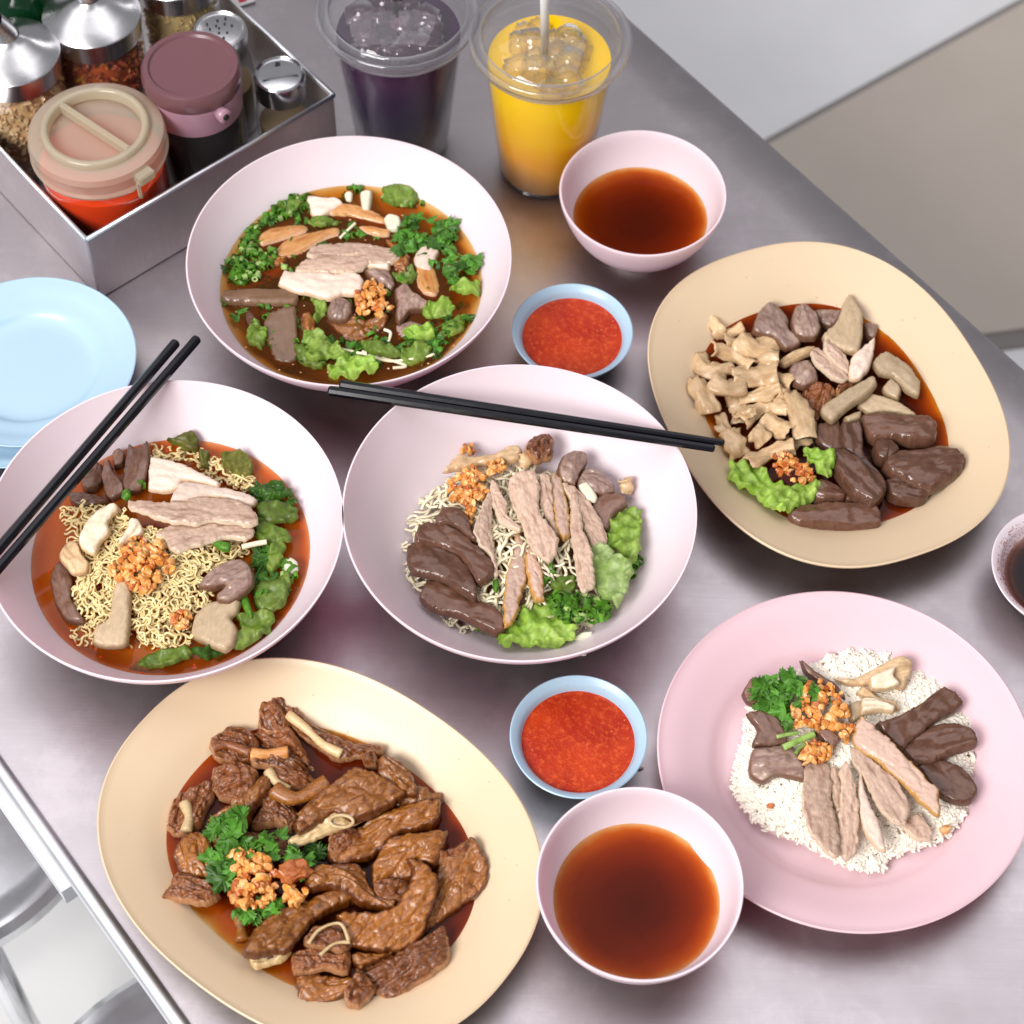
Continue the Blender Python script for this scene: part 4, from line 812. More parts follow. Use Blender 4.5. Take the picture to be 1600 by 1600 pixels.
# ================================================================== DISH C: dry noodles in the middle bowl
zC = zdome(cC, .075, .024, .020)
disc('broth_film', cC, .066, .0195, 'oilpool', 'thin film of oily broth at the bottom of the middle bowl', 'broth')
noodles('C', '290,640 350,560 450,500 600,420 800,440 1000,520 1180,520 1210,640 1180,860 1060,1040 900,1120 700,1120 480,1060 330,960 270,800', zC, 290, 'nest of pale flat rice noodles in the middle bowl', F['noodlew'], r=.0011, wave=.0009, wl=.014, ln=(.04, .07), flat=.4)
for kd, z, w_, s in (
 ('cream', .0400, 'behind the garlic at the far side', '440,470 500,400 560,410 640,400 700,370 745,375 740,420 690,435 600,440 520,455'),
 ('flesh', .0400, 'at the far side under the chopsticks', '760,370 790,340 850,325 875,360 870,410 810,430 770,400'),
 ('gizzard', .0420, 'dark purple, at the far right', '890,460 910,410 950,388 1000,395 1010,430 980,480 960,530 920,520 895,500'),
 ('gizzard', .0400, 'long, at the far right', '970,500 1000,460 1050,465 1100,500 1120,550 1080,565 1020,560 970,540'),
 ('mauve', .0390, 'at the right behind the lettuce', '1030,600 1090,560 1150,565 1170,600 1120,640 1095,700 1070,695'),
 ('liver', .0440, 'smallest, behind the others', '410,660 440,622 500,625 540,660 545,700 570,745 540,735 480,690 420,685'),
 ('liver', .0430, 'largest, second from the front', '330,730 345,690 390,682 450,690 520,725 570,775 620,820 635,860 610,900 570,910 540,860 500,800 430,770 370,765 335,765'),
 ('liver', .0400, 'thick, leaning on the largest one', '298,820 300,775 340,765 420,780 490,810 540,860 570,940 560,975 500,940 440,900 380,885 320,870'),
 ('liver', .0330, 'nearest the camera', '350,970 380,910 430,915 500,950 560,985 640,1010 680,1060 680,1100 640,1115 570,1080 500,1045 430,1030 380,1010'),
 ('breast', .0460, 'leftmost of the fanned slices', '560,700 580,640 610,570 630,570 632,640 628,700 640,780 655,860 640,880 620,800 580,760'),
 ('breast', .0480, 'short, second from the left', '625,530 640,510 670,560 690,600 700,650 745,690 740,705 700,690 660,670 640,620'),
 ('breast', .0460, 'thin, right of the widest slice', '820,490 850,485 870,530 875,590 880,650 910,720 890,720 850,660 820,600 825,550'),
 ('skinny', .0450, 'narrow, with a golden edge', '865,500 890,487 915,520 925,580 940,640 940,710 915,740 890,700 880,640 870,580'),
 ('breast', .0430, 'wide, at the right', '910,520 960,540 1000,570 1050,640 1080,710 1080,760 1060,785 1030,770 1000,700 960,620 930,570'),
 ('breast', .0470, 'long, over the right wide one', '945,570 970,570 985,640 1000,720 1030,780 1035,850 1040,920 990,945 970,900 960,820 945,720'),
 ('breast', .0500, 'widest of the fan, at the centre', '700,530 720,490 770,470 800,475 820,520 820,570 815,620 850,670 895,730 880,800 850,820 800,780 760,710 740,650 710,590'),
 ('skinny', .0410, 'with crisp golden skin, at the bottom centre', '690,870 715,780 722,710 745,718 768,790 765,900 745,980 720,1060 680,1078 680,980'),
 ('skinny', .0420, 'small, right of the crisp skinned slice', '765,740 790,770 820,840 835,900 835,970 800,980 780,920 765,860'),
 ('lettuce', .0390, 'upright at the right rim', '1085,700 1120,640 1170,610 1225,640 1220,730 1215,800 1180,850 1150,810 1090,770'),
 ('lettucel', .0410, 'large and pale beside the slices', '1010,790 1080,780 1150,830 1190,880 1160,970 1120,1010 1050,950 1030,890'),
 ('lettuce', .0350, 'big, nearest the camera', '650,1120 720,1080 770,990 860,960 920,990 900,1060 960,1090 950,1140 850,1165 740,1165 680,1170'),
 ('wilt', .0400, 'small, above the scallions', '870,900 960,880 960,940 940,980 880,950'),
 ('svw', .0440, 'on the far gizzard', '975,530 1010,515 1050,570 1040,590 1010,580'),
 ('svw', .0310, 'slim, at the near rim', '955,1130 990,1108 1030,1105 1025,1125 975,1140'),
 ('svg', .0400, 'between the liver and the skin slice', '635,905 655,898 662,925 650,950 638,940')):
    put('C', kd, z, w_, s)
garlic('C', '470,500 560,455 610,510 610,570 560,600 540,620 500,600 450,560', .0440, 62, 'behind the livers', .009)
garlic('C', '600,440 660,415 690,450 670,480 620,480', .0440, 12, 'beside the main heap', .004)
garlic('C', '500,385 530,365 562,375 555,405 515,412', .034, 6, 'alone on the far bowl wall', .002)
garlic('C', '520,620 558,620 558,680 525,680', .0440, 8, 'hanging down to the liver', .003)
scallions('C', '850,960 1000,950 1110,1000 1100,1050 1000,1080 900,1080', .0365, 75, 'at the lower right on the lettuce', .005, 1.1)
scallions('C', '840,850 880,850 880,900 830,930', .040, 6, 'below the skin slice', .002)
scallions('C', '570,1080 610,1085 610,1115 580,1110', .028, 4, 'beside the nearest liver', .001)
scallions('C', '1160,830 1220,810 1200,890 1160,880', .033, 6, 'at the right rim', .002)
# intestine roll
for (x, y, rr) in ((755, 425, 24), (1160, 530, 30)):
    c = at(*px('C', x, y), .040); k = rr/2.54/2400; pts = [c+np.array([k*(1-t*.09)*math.cos(t), k*(1-t*.09)*math.sin(t)*.9, -.002]) for t in np.linspace(0, 8, 30)]
    sv = []; 
    o = sweep_curl('intestine_roll', [c+np.array([0, -.003, -.004]), c+np.array([.001, 0, 0]), c+np.array([0, .003, .003])], k*5.5, 5.6, F['cream']); tag(o, 'rolled cream intestine ring '+('behind the widest slice' if x == 755 else 'at the far right')+', in the middle bowl', 'intestine')
# ================================================================== DISH D: offal platter
pool('D', '250,560 330,400 470,320 620,275 760,275 860,290 1000,400 1100,470 1180,600 1230,700 1290,850 1270,1020 1180,1110 1050,1170 880,1205 700,1190 560,1110 420,900 310,730', .0135, 'pool', 'brown glossy gravy pooled in the offal platter')
for kd, z, w_, s in (
 ('gizzard', .013, 'dark, at the far edge of the gravy', '740,300 850,300 860,330 810,370 760,350'),
 ('gizzard', .013, 'dark, right of the tall pale slice', '940,350 1000,360 990,420 950,400'),
 ('gizzard', .017, 'leftmost, angular', '490,385 510,310 555,262 600,290 640,340 640,380 690,410 680,440 620,455 570,410'),
 ('gizzard', .020, 'domed with a pale ragged base', '645,350 660,290 700,270 750,310 770,370 750,410 700,415 660,400'),
 ('gizzard', .016, 'dark, in the middle of the platter', '635,560 650,520 720,505 750,550 755,590 700,615 660,600'),
 ('flesh', .014, 'in the middle between offal and liver', '690,640 740,590 800,590 830,630 780,690 760,740 720,720 700,680'),
 ('cream', .016, 'flat, left of the breast slices', '595,510 650,470 740,445 740,470 680,500 620,530'),
 ('pale', .013, 'half hidden, above the livers', '860,740 930,715 930,750 880,765'),
 ('pale', .022, 'tall and pointed at the far side', '775,400 830,350 860,270 880,237 910,260 940,320 940,400 920,470 870,465 800,440'),
 ('pale', .018, 'large and ragged at the right', '1010,560 980,510 1030,470 1090,500 1140,540 1175,600 1165,650 1120,630 1090,600 1060,570'),
 ('pale', .016, 'small, under the ragged one', '1020,620 1060,580 1100,620 1085,665 1040,650'),
 ('pale', .015, 'pointed, near the right gravy', '920,690 960,640 1020,650 1100,680 1170,735 1100,730 1030,720 970,725'),
 ('white', .023, 'ragged white chunk', '880,540 900,480 950,440 990,410 985,470 970,530 930,580 890,580'),
 ('breast', .022, 'lower of the two small slices', '730,480 750,455 800,490 850,540 880,575 850,590 790,560 750,520'),
 ('breast', .025, 'upper of the two small slices', '780,450 790,420 830,450 870,490 880,550 840,530 800,490'),
 ('flesh', .017, 'beside the tan strip', '830,610 860,585 900,562 930,570 890,600 850,630'),
 ('pale', .021, 'long tan strip in the middle', '770,700 850,640 920,600 980,570 1000,600 960,650 880,700 820,755 780,730'),
 ('mauve', .014, 'left in the rear row', '755,770 840,755 850,820 855,870 800,870 750,830'),
 ('liver', .017, 'long, running down the middle', '850,770 930,760 945,820 950,890 1000,950 1040,1000 980,970 900,900 860,870'),
 ('liver', .020, 'upper right, broad', '940,740 1000,725 1100,735 1200,735 1240,770 1235,830 1150,840 1080,825 990,830 950,790'),
 ('liver', .018, 'small knob between the big ones', '980,860 1010,830 1060,840 1090,880 1050,920 1000,910'),
 ('liver', .012, 'sunk at the bottom middle', '860,1040 900,1045 930,1090 870,1095'),
 ('liver', .015, 'short, beside the lettuce', '730,1060 760,1000 830,1020 870,1050 860,1080 780,1085'),
 ('liver', .016, 'lower right, in the gravy', '1030,1000 1080,990 1150,1030 1215,1030 1190,1085 1110,1085 1050,1060'),
 ('liver', .021, 'largest, at the right end', '1030,930 1080,890 1160,880 1260,865 1320,880 1360,920 1340,960 1280,1000 1220,1030 1150,1010 1060,970'),
 ('liver', .022, 'leaning, in the centre of the livers', '820,880 870,880 940,930 1010,980 1035,1030 1000,1080 970,1090 900,1050 850,990 815,930'),
 ('liver', .015, 'nearest the camera, long and flat', '640,1130 700,1100 800,1090 900,1090 980,1095 1010,1130 1005,1180 900,1190 780,1188 680,1180 645,1160'),
 ('lettuce', .022, 'large frilly, at the front left', '390,980 400,930 450,925 520,940 570,1000 640,1020 740,1010 760,1030 720,1080 650,1110 600,1135 540,1100 480,1050 410,1020'),
 ('lettuce', .027, 'small frilly, right of the garlic', '700,870 760,865 825,900 820,940 790,990 740,950 710,930')):
    kw = dict(T=.010, rb=.0020, dome=.002, ridge=.003, lump=.0016) if kd == 'liver' else {}
    put('D', kd, z-(.003 if kd == 'liver' else 0), w_, s, **kw)
INT = [('320,335 350,370 375,400 440,372', 62, 'topmost at the far left', 4.2), ('440,415 505,455 575,440', 100, 'broad, at the far side', 3.2), ('335,455 400,475 480,520', 62, 'with a round open end', 4.8),
 ('415,560 500,565 580,550', 92, 'flat, in the middle left', 2.4), ('535,580 590,575 645,595', 70, 'with a hooked end', 4.6), ('262,500 300,540 390,530', 82, 'at the left edge', 3.2),
 ('262,590 290,650 305,715', 95, 'wide, lowest at the left edge', 2.8), ('330,585 385,615 435,600', 85, 'overlapping the left edge pieces', 3.5), ('400,635 428,690 432,755', 66, 'vertical, inner left', 3.3),
 ('455,745 530,690 625,700', 64, 'arched, in the lower group', 3.6), ('545,740 600,775 640,790', 84, 'under the arched piece', 2.8), ('655,650 690,720 705,810', 92, 'vertical, right of the lower group', 2.5),
 ('355,735 372,800', 60, 'small, at the lower left', 3.0), ('395,800 425,850 440,890', 96, 'lowest, touching the chopstick tips', 3.0), ('495,790 540,835', 88, 'above the garlic on the left', 2.8),
 ('475,915 560,880 645,860', 62, 'under the garlic', 3.0), ('640,850 720,830', 56, 'right behind the garlic', 3.0), ('440,660 530,640 590,620', 56, 'thin, across the middle', 3.0),
 ('515,505 590,488', 66, 'half hidden behind the flat one', 2.6), ('450,725 495,715', 46, 'tiny, with a round opening', 4.8), ('600,640 640,660 660,690', 60, 'between the two groups', 3.0), ('380,430 440,440', 60, 'sunk in the gravy at the back', 2.6)]
for i, (s, wd, w_, cu) in enumerate(INT):
    zz = .017+(i % 4)*.0022; q = P2(s); sp = [at(*px('D', *p), zz+.0032*math.sin(j*2.1+i)) for j, p in enumerate(q)]
    if len(sp) == 2: sp = [sp[0], (sp[0]+sp[1])/2+np.array([0, 0, .001]), sp[1]]
    sp = [sp[0]+(sp[0]-sp[1])*.16]+sp[1:-1]+[sp[-1]+(sp[-1]-sp[-2])*.16]
    mpp = np.linalg.norm(at(*px('D', q[0][0]+wd, q[0][1]), zz)-sp[0]); o = sweep_curl('intestine_piece', sp, mpp*(1.15+cu*.08), cu*.72, F['cream'], th=.0010, twist=random.uniform(-1.1, 1.1), lump=.0011)
    tag(o, 'rolled cream intestine piece '+w_+', on the offal platter', 'intestine', 'rolled intestine pieces on the offal platter')
garlic('D', '560,900 620,885 700,920 745,970 730,1000 650,1010 590,970', .0285, 40, 'between two lettuce pieces', .006, 1.0, GM[6:]+GM[:2])
# ================================================================== DISH E: duck on rice
RP = '330,930 345,830 370,720 390,620 420,540 600,440 780,350 950,345 1110,420 1230,470 1330,590 1390,650 1380,760 1350,900 1340,1010 1270,1130 1130,1190 1000,1230 980,1280 830,1270 720,1210 620,1160 470,1110 370,1000'
rp = np.array([at(*px('E', *p), .014) for p in P2(RP)])
o = blob('rice_mound', rp.mean(0)+(rp-rp.mean(0))*.95, F['rice'], T=.006, rb=.012, dome=.009, lump=.0012, lf=60, step=.004, under=.005); o.location.z -= .005
tag(o, 'mound of steamed white rice under the sliced duck on the pink plate', 'rice', kind='stuff')
poly = catmull(rp[:, :2].mean(0)+(rp[:, :2]-rp[:, :2].mean(0))*1.015); n = 9500; lo, hi = poly.min(0), poly.max(0); q = RNG.uniform(lo, hi, (n*2, 2)); q = q[inside(q, poly)][:n]
D = np.sqrt(((q[:, None]-poly[None, ::3])**2).sum(2)).min(1); t = np.clip(D/.012, 0, 1); z = .010+.0065*np.sqrt(1-(1-t)**2)+.009*(D/D.max())**.8+RNG.uniform(-.0010, .0006, len(q))
ring = [(math.cos(a), math.sin(a)) for a in np.linspace(0, 2*math.pi, 6)[:-1]]; gv = [(-1, 0, 0)]+[(x, r*a, r*b) for x, r in ((-.75, .75), (-.2, 1), (.4, .95), (.85, .6)) for a, b in ring]+[(1, 0, 0)]
gv = np.array(gv)*np.array([.0029, .00112, .00100]); gf = [(0, 1+(k+1) % 5, 1+k) for k in range(5)]
for i in range(3):
    for k in range(5): l = (k+1) % 5; gf.append((1+i*5+k, 1+i*5+l, 6+i*5+l, 6+i*5+k))
gf += [(16+k, 16+(k+1) % 5, 21) for k in range(5)]
V = []; Fc = []
for i, (p, zz) in enumerate(zip(q, z)):
    a = random.uniform(0, 6.28); e_ = random.uniform(-.35, .35); c, s_ = math.cos(a), math.sin(a); ce, se = math.cos(e_), math.sin(e_)
    R = np.array([[c*ce, -s_, -c*se], [s_*ce, c, -s_*se], [se, 0, ce]]); V.append(gv@R.T*random.uniform(.8, 1.1)+np.array([p[0], p[1], zz])); b = i*22; Fc += [tuple(b+j for j in f_) for f_ in gf]
V = np.vstack(V); o = mesh_obj('rice_grains', V, Fc, F['rice']); add_attr(o, 'fib', V, True); tag(o, 'loose steamed white rice grains covering the rice mound', 'rice', kind='stuff')
for kd, z, w_, s in (
 ('mauve', .020, 'at the far left behind the coriander', '365,510 400,450 440,450 450,500 420,560 385,550'),
 ('mauve', .022, 'narrow and pointed at the far side', '625,365 680,410 760,460 810,510 810,540 740,490 640,420'),
 ('mauve', .025, 'with a notched left end', '385,600 440,590 510,610 550,680 560,730 480,745 410,740 430,670'),
 ('mauve', .029, 'under the upper garlic heap', '660,680 740,675 785,710 760,760 700,700'),
 ('gizzard', .024, 'brown and ragged at the left', '400,800 420,750 500,740 580,730 640,830 630,890 520,870 460,905 400,870'),
 ('cream', .024, 'big fold at the far side', '770,440 850,440 900,420 980,380 1060,345 1110,380 1100,430 1070,490 1000,470 920,470 830,470'),
 ('cream', .026, 'lower fold', '870,510 900,475 960,520 1040,540 1055,580 960,545'),
 ('creamw', .029, 'bright, upper', '925,440 980,410 1040,395 1030,430 1060,470 990,495 935,490'),
 ('creamw', .029, 'bright, lower', '890,540 940,535 1030,570 1030,595 960,590 890,600'),
 ('pale', .024, 'small, right of the garlic', '830,560 880,545 900,600 850,640 830,610'),
 ('liver', .024, 'upper, longest at the right', '960,640 1010,620 1080,590 1150,550 1210,500 1245,485 1290,510 1330,560 1300,590 1220,630 1160,680 1110,720 1070,760 1020,720'),
 ('liver', .021, 'lower right, triangular', '1140,840 1190,815 1240,810 1310,830 1370,880 1398,940 1360,990 1290,985 1220,950 1180,900'),
 ('liver', .023, 'middle of three, with pores', '1075,770 1100,730 1160,690 1230,655 1310,655 1370,680 1400,720 1380,745 1300,770 1230,800 1180,820 1120,815'),
 ('breast', .022, 'small end piece at the lower right', '1060,1090 1100,1050 1150,1040 1200,1130 1170,1160 1110,1140'),
 ('breast', .026, 'narrow, between the first two', '755,850 790,850 800,920 800,1020 780,1030 760,970'),
 ('breast', .029, 'leftmost, broad', '640,830 690,812 745,830 755,900 755,980 780,1060 790,1190 770,1220 720,1190 660,1110 635,1020 635,920'),
 ('breast', .030, 'second from the left, upright', '795,850 820,815 850,880 870,970 880,1040 870,1130 860,1210 820,1235 790,1180 790,1050 800,950'),
 ('white', .030, 'thin, third from the left', '875,910 890,850 900,910 930,1000 960,1060 985,1130 995,1200 960,1190 910,1130 880,1040'),
 ('breast', .031, 'wide, right of the thin one', '850,760 880,760 940,810 1020,870 1060,920 1100,1000 1080,1070 1040,1080 980,1030 930,950 900,880 860,830'),
 ('skinny', .034, 'longest, rightmost with a fatty edge', '855,720 890,620 950,660 1020,720 1100,800 1180,890 1225,940 1220,1040 1150,990 1060,900 960,810 870,760')):
    put('E', kd, z, w_, s, tilt=random.uniform(.06, .2) if kd in ('breast', 'skinny', 'white') else None)
garlic('E', '640,470 690,455 780,490 825,560 825,640 870,660 850,720 790,710 740,670 640,690 600,670 585,580 640,540', .0315, 84, 'upper of the two', .008)
garlic('E', '620,760 680,720 750,745 755,800 700,820 625,815', .030, 30, 'lower and smaller of the two', .006)
herbs('E', '420,500 480,440 560,425 650,425 720,460 730,520 640,540 590,600 580,680 530,620 440,570 410,540', .029, 44, 'behind the garlic', CM, .007, 1.0, 4)
for s, w_ in (('515,705 560,695 610,688', 'thin'), ('545,752 610,722 680,692', 'thick'), ('598,780 615,755 640,735', 'short')):
    pts = catmull([at(*px('E', *p), .0335) for p in P2(s)], False, 6); tv, tf = tube(pts, .0021 if w_ == 'thick' else .0013, 8, .8); o = mesh_obj('coriander_stick', tv, tf, G['lettucel']); tag(o, w_+' pale green coriander stem between the garlic heaps, on the rice plate', 'stem')
for s, r_ in (('490,1010', .0022), ('1255,1110', .0028)):
    p = P2(s)[0]; me = GM[6 if r_ < .0025 else 0]; o = bpy.data.objects.new('garlic_crumb', me); C.objects.link(o); o.location = tuple(at(*px('E', *p), .021)); o.scale = (r_/.0026,)*3; tag(o, 'lone garlic crumb '+('at the lower left' if r_ < .0025 else 'at the lower right')+' of the rice mound on the pink plate', 'garlic')
# ================================================================== DISH F: braised duck platter
pool('F', '265,600 300,500 420,370 600,250 800,290 1000,350 1200,480 1320,610 1390,780 1380,880 1300,1010 1180,1130 1000,1220 850,1240 720,1150 600,1080 500,990 400,900 300,800', .0140, 'pool', 'dark brown braising gravy pooled in the duck platter')
Z0 = .0125
for kd, z, w_, s in (
 ('flesh', 0, 'dark lump sunk behind the coriander', '560,600 600,540 650,530 720,570 700,620 640,600 580,610'),
 ('flesh', 0, 'lower jaw shaped, at the far middle', '570,280 640,250 700,260 740,320 760,380 700,370 640,350 580,300'),
 ('flesh', .004, 'rising to a ridge at the far side', '585,180 600,135 640,130 700,180 745,225 700,240 670,270 590,255'),
 ('flesh', .001, 'dark strip running along the far gravy', '680,200 740,225 830,275 920,310 1010,320 1010,350 930,362 860,372 800,330 720,275'),
 ('flesh', .002, 'knotted, at the far left', '415,305 430,290 480,260 530,262 570,290 590,340 560,380 490,375 435,365'),
 ('flesh', .003, 'joined to an orange tendon', '560,350 640,335 690,350 740,370 780,400 760,440 700,430 640,400 570,390'),
 ('flesh', 0, 'shaded, in the hollow behind the wing', '600,480 680,500 720,560 680,600 620,570 590,520'),
 ('flesh', .005, 'round with a hollow eye', '425,460 430,400 490,375 560,385 580,420 560,480 500,510 450,500'),
 ('braise', .003, 'stretched between the round one and the coriander', '490,510 560,480 600,430 640,440 620,500 570,560 560,600 510,580'),
 ('flesh', .002, 'behind the small wing', '620,420 660,400 760,420 790,440 700,480 650,450'),
 ('flesh', .001, 'outermost on the left side', '270,560 300,500 380,460 420,450 430,500 400,560 380,610 310,630 275,610'),
 ('braise', .004, 'pointed, just behind the coriander', '408,590 430,565 470,540 540,510 560,560 500,570 430,595'),
 ('flesh', .0, 'sunk under the coriander', '420,600 500,580 560,620 700,640 720,700 600,720 480,700 420,680'),
 ('braise', .005, 'smooth rounded gizzard like piece on the left', '292,680 320,640 380,620 420,650 430,720 430,780 370,785 320,760 295,720'),
 ('flesh', .004, 'pointed, at the left tip', '248,860 290,800 320,770 380,790 440,810 450,850 400,878 340,870 300,860'),
 ('braise', .002, 'outer flap at the right rim', '1040,480 1140,455 1190,478 1222,482 1218,525 1120,535 1060,520'),
 ('braise', .009, 'knuckle, at the upper right', '1000,430 1000,370 1030,350 1090,380 1130,440 1135,490 1080,490 1020,455'),
 ('flesh', .008, 'small cube beside the knuckle', '945,350 975,338 1000,345 998,385 960,395'),
 ('braise', .006, 'second of the stacked slices', '830,700 860,640 930,600 1000,560 1080,530 1160,510 1215,510 1210,560 1180,600 1080,620 1010,680 940,720 860,735'),
 ('flesh', .004, 'torn face below the top slice', '830,640 870,600 930,610 935,660 880,700 830,685'),
 ('braise', .012, 'top of the stacked slices, broad', '710,600 740,545 800,490 870,430 920,400 990,420 1060,460 1095,490 1050,525 980,565 920,585 850,560 790,600 740,625'),
 ('bone', .012, 'under the hollow marrow ring', '690,645 740,612 800,580 850,545 920,545 965,570 900,602 830,628 760,655 712,674'),
 ('braise', .007, 'third of the stacked slices', '990,720 1040,640 1130,625 1240,620 1225,690 1200,740 1130,735 1120,780 1050,780 990,820 980,770'),
 ('flesh', .004, 'pale torn flesh under the hooked skin', '990,800 1050,780 1110,790 1100,840 1050,860 1000,845'),
 ('braise', .003, 'folded, at the right edge of the gravy', '1210,720 1260,680 1320,640 1350,660 1385,740 1375,810 1310,860 1240,910 1160,970 1140,950 1190,870 1200,790'),
 ('flesh', .006, 'upper corner of the folded right piece', '1205,700 1250,680 1310,650 1320,690 1270,720 1215,725'),
 ('braise', .006, 'in the centre, right of the garlic', '750,775 800,745 860,742 940,745 990,840 1060,860 1040,890 940,870 850,830 760,830'),
 ('braise', .002, 'underneath, between the two lower pieces', '900,1040 1000,1030 1060,1035 980,1080 930,1095'),
 ('flesh', .003, 'folded, at the bottom right, large', '930,1095 1000,1070 1090,1030 1170,980 1225,945 1245,1020 1240,1070 1180,1120 1080,1190 1040,1200 960,1150'),
 ('braise', .002, 'lowest, at the bottom', '710,1120 780,1105 890,1120 920,1140 870,1200 790,1230 750,1250 700,1220 725,1170'),
 ('flesh', .005, 'short bone end at the bottom', '885,1170 930,1110 990,1160 970,1200 930,1235 890,1220'),
 ('flesh', .006, 'crumpled, under the hooked piece', '705,1040 760,1020 850,1050 900,1040 890,1115 820,1100 710,1105'),
 ('flesh', .009, 'pale, with bare tendons', '745,980 780,940 850,930 900,960 910,1010 870,1040 760,1010'),
 ('braise', .011, 'hooked skin piece curving upward at the right', '1090,710 1150,720 1200,770 1205,820 1180,900 1150,980 1080,1025 980,1025 900,1000 880,950 860,900 920,885 1000,890 1060,870 1100,800 1120,760'),
 ('braise', .009, 'long, at the lower left', '530,1040 570,960 640,900 740,860 850,825 920,830 915,870 830,900 770,940 720,1000 690,1040 620,1050 560,1060'),
 ('bone', .008, 'ending the long lower left piece', '555,1062 600,1035 680,1030 700,1035 665,1072 610,1085 575,1095')):
    put('F', kd, Z0+z, w_, s, tilt=random.uniform(.05, .22))
def rod(fr, s, z, r, name, mt, label, cat, flat=1.):
    q = P2(s); pts = catmull([at(*px(fr, *p), z) for p in q], False, 6); n = len(pts); rr = [r*(.8+.35*abs(math.cos(math.pi*i/(n-1)))+.12*noise.noise(Vector((i*.7, z*99, 0)))) for i in range(n)]
    tv, tf = tube(pts, rr, 10, flat); o = mesh_obj(name, tv, tf, mt); add_attr(o, 'fib', tv, True); add_attr(o, 'ed', [r]*len(tv)); return tag(o, label+', '+WHERE[fr], cat)
rod('F', '690,215 750,262 810,318 875,352', .0225, .0028, 'duck_bone', F['bone'], 'long yellowish wing bone in the far dark piece', 'bone')
rod('F', '640,475 700,505 760,490 825,450', .024, .0048, 'duck_wing', F['braise'], 'small curved wing piece in front of the tendons', 'duck', .8)
rod('F', '560,352 620,352 690,345', .024, .0036, 'duck_tendon', F['skinstrip'], 'orange tendon at the far left', 'duck', .8)
rod('F', '620,410 650,450 690,480', .022, .0030, 'duck_bone', F['bone'], 'short yellow bone behind the small wing', 'bone')
rod('F', '330,520 345,570 335,620', .022, .0032, 'duck_bone', F['bone'], 'upright pale bone on the far left side', 'bone')
rod('F', '520,915 528,960 530,1000', .017, .0040, 'duck_bone', F['braise'], 'stubby bone end below the garlic', 'bone')
rod('F', '760,1010 800,960 870,940 900,1000', .030, .0010, 'duck_tendon', F['bone'], 'thin pale tendon loop on the lower pieces', 'duck')
rod('F', '800,1050 850,1010 905,1005', .029, .0010, 'duck_tendon', F['bone'], 'thin pale tendon strand on the lower pieces', 'duck')
rod('F', '430,330 480,320 560,350', .0245, .0028, 'duck_bone', F['braise2'], 'brown neck ridge on the knotted far left piece', 'bone')
rod('F', '730,570 800,500 900,440', .0265, .0022, 'skin_fold', F['braise'], 'raised skin fold along the top stacked slice', 'duck', .5)
# marrow bone ring and cut joints
c = at(*px('F', 875, 585), .0305)
pts = [c+np.array([.0068*math.cos(t), .0034*math.sin(t), .001*math.sin(t)]) for t in np.linspace(0, 2*math.pi, 26)]
tv, tf = tube(pts, .0011, 8, cap=False); o = mesh_obj('marrow_bone', tv, tf, F['bone']); add_attr(o, 'fib', tv, True); tag(o, 'hollow ring of cut marrow bone on the top stacked slice, on the braised duck platter', 'bone')
for (x, y, s_) in ((620, 1055, .0042), (655, 1050, .0032)):
    o = bpy.data.objects.new('cut_joint', rock_mesh('cut_joint', F['gizzard'], int(x), s_)); C.objects.link(o); o.location = tuple(at(*px('F', x, y), .0225)); tag(o, ('larger' if x == 620 else 'smaller')+' purplish cut joint on the long lower left piece, on the duck platter', 'bone')
herbs('F', '425,600 480,545 530,560 540,620 520,660 440,650', .029, 22, 'highest, behind the garlic', CM, .008, 1.15, 2)
herbs('F', '400,720 440,660 520,650 640,620 700,660 740,710 750,790 690,750 600,700 520,760 480,800 410,780', .025, 60, 'around the garlic', CM+CD[:1], .008, 1.0, 5)
herbs('F', '490,900 600,880 690,865 660,900 560,920 500,920', .024, 14, 'in front of the garlic', CM, .004, 1.0, 1)
herbs('F', '760,670 820,670 820,720 765,715', .016, 6, 'sunk right of the main sprig', CD, .002, 1.1, 0)
garlic('F', '475,680 560,690 640,730 650,800 640,860 600,880 560,890 500,880 490,830 520,770 480,720', .030, 80, 'on the coriander', .009, 1.1)
garlic('F', '670,830 700,800 750,820 750,860 690,870', .028, 16, 'right of the main heap', .004, 1.1)
o = bpy.data.objects.new('orange_garlic_clove', rock_mesh('orange_garlic_clove', F['garlicd'], 77, .0078, sub=3)); C.objects.link(o); o.location = tuple(at(*px('F', 708, 760), .034)); tag(o, 'large glossy orange fried clove on the coriander, on the braised duck platter', 'garlic')
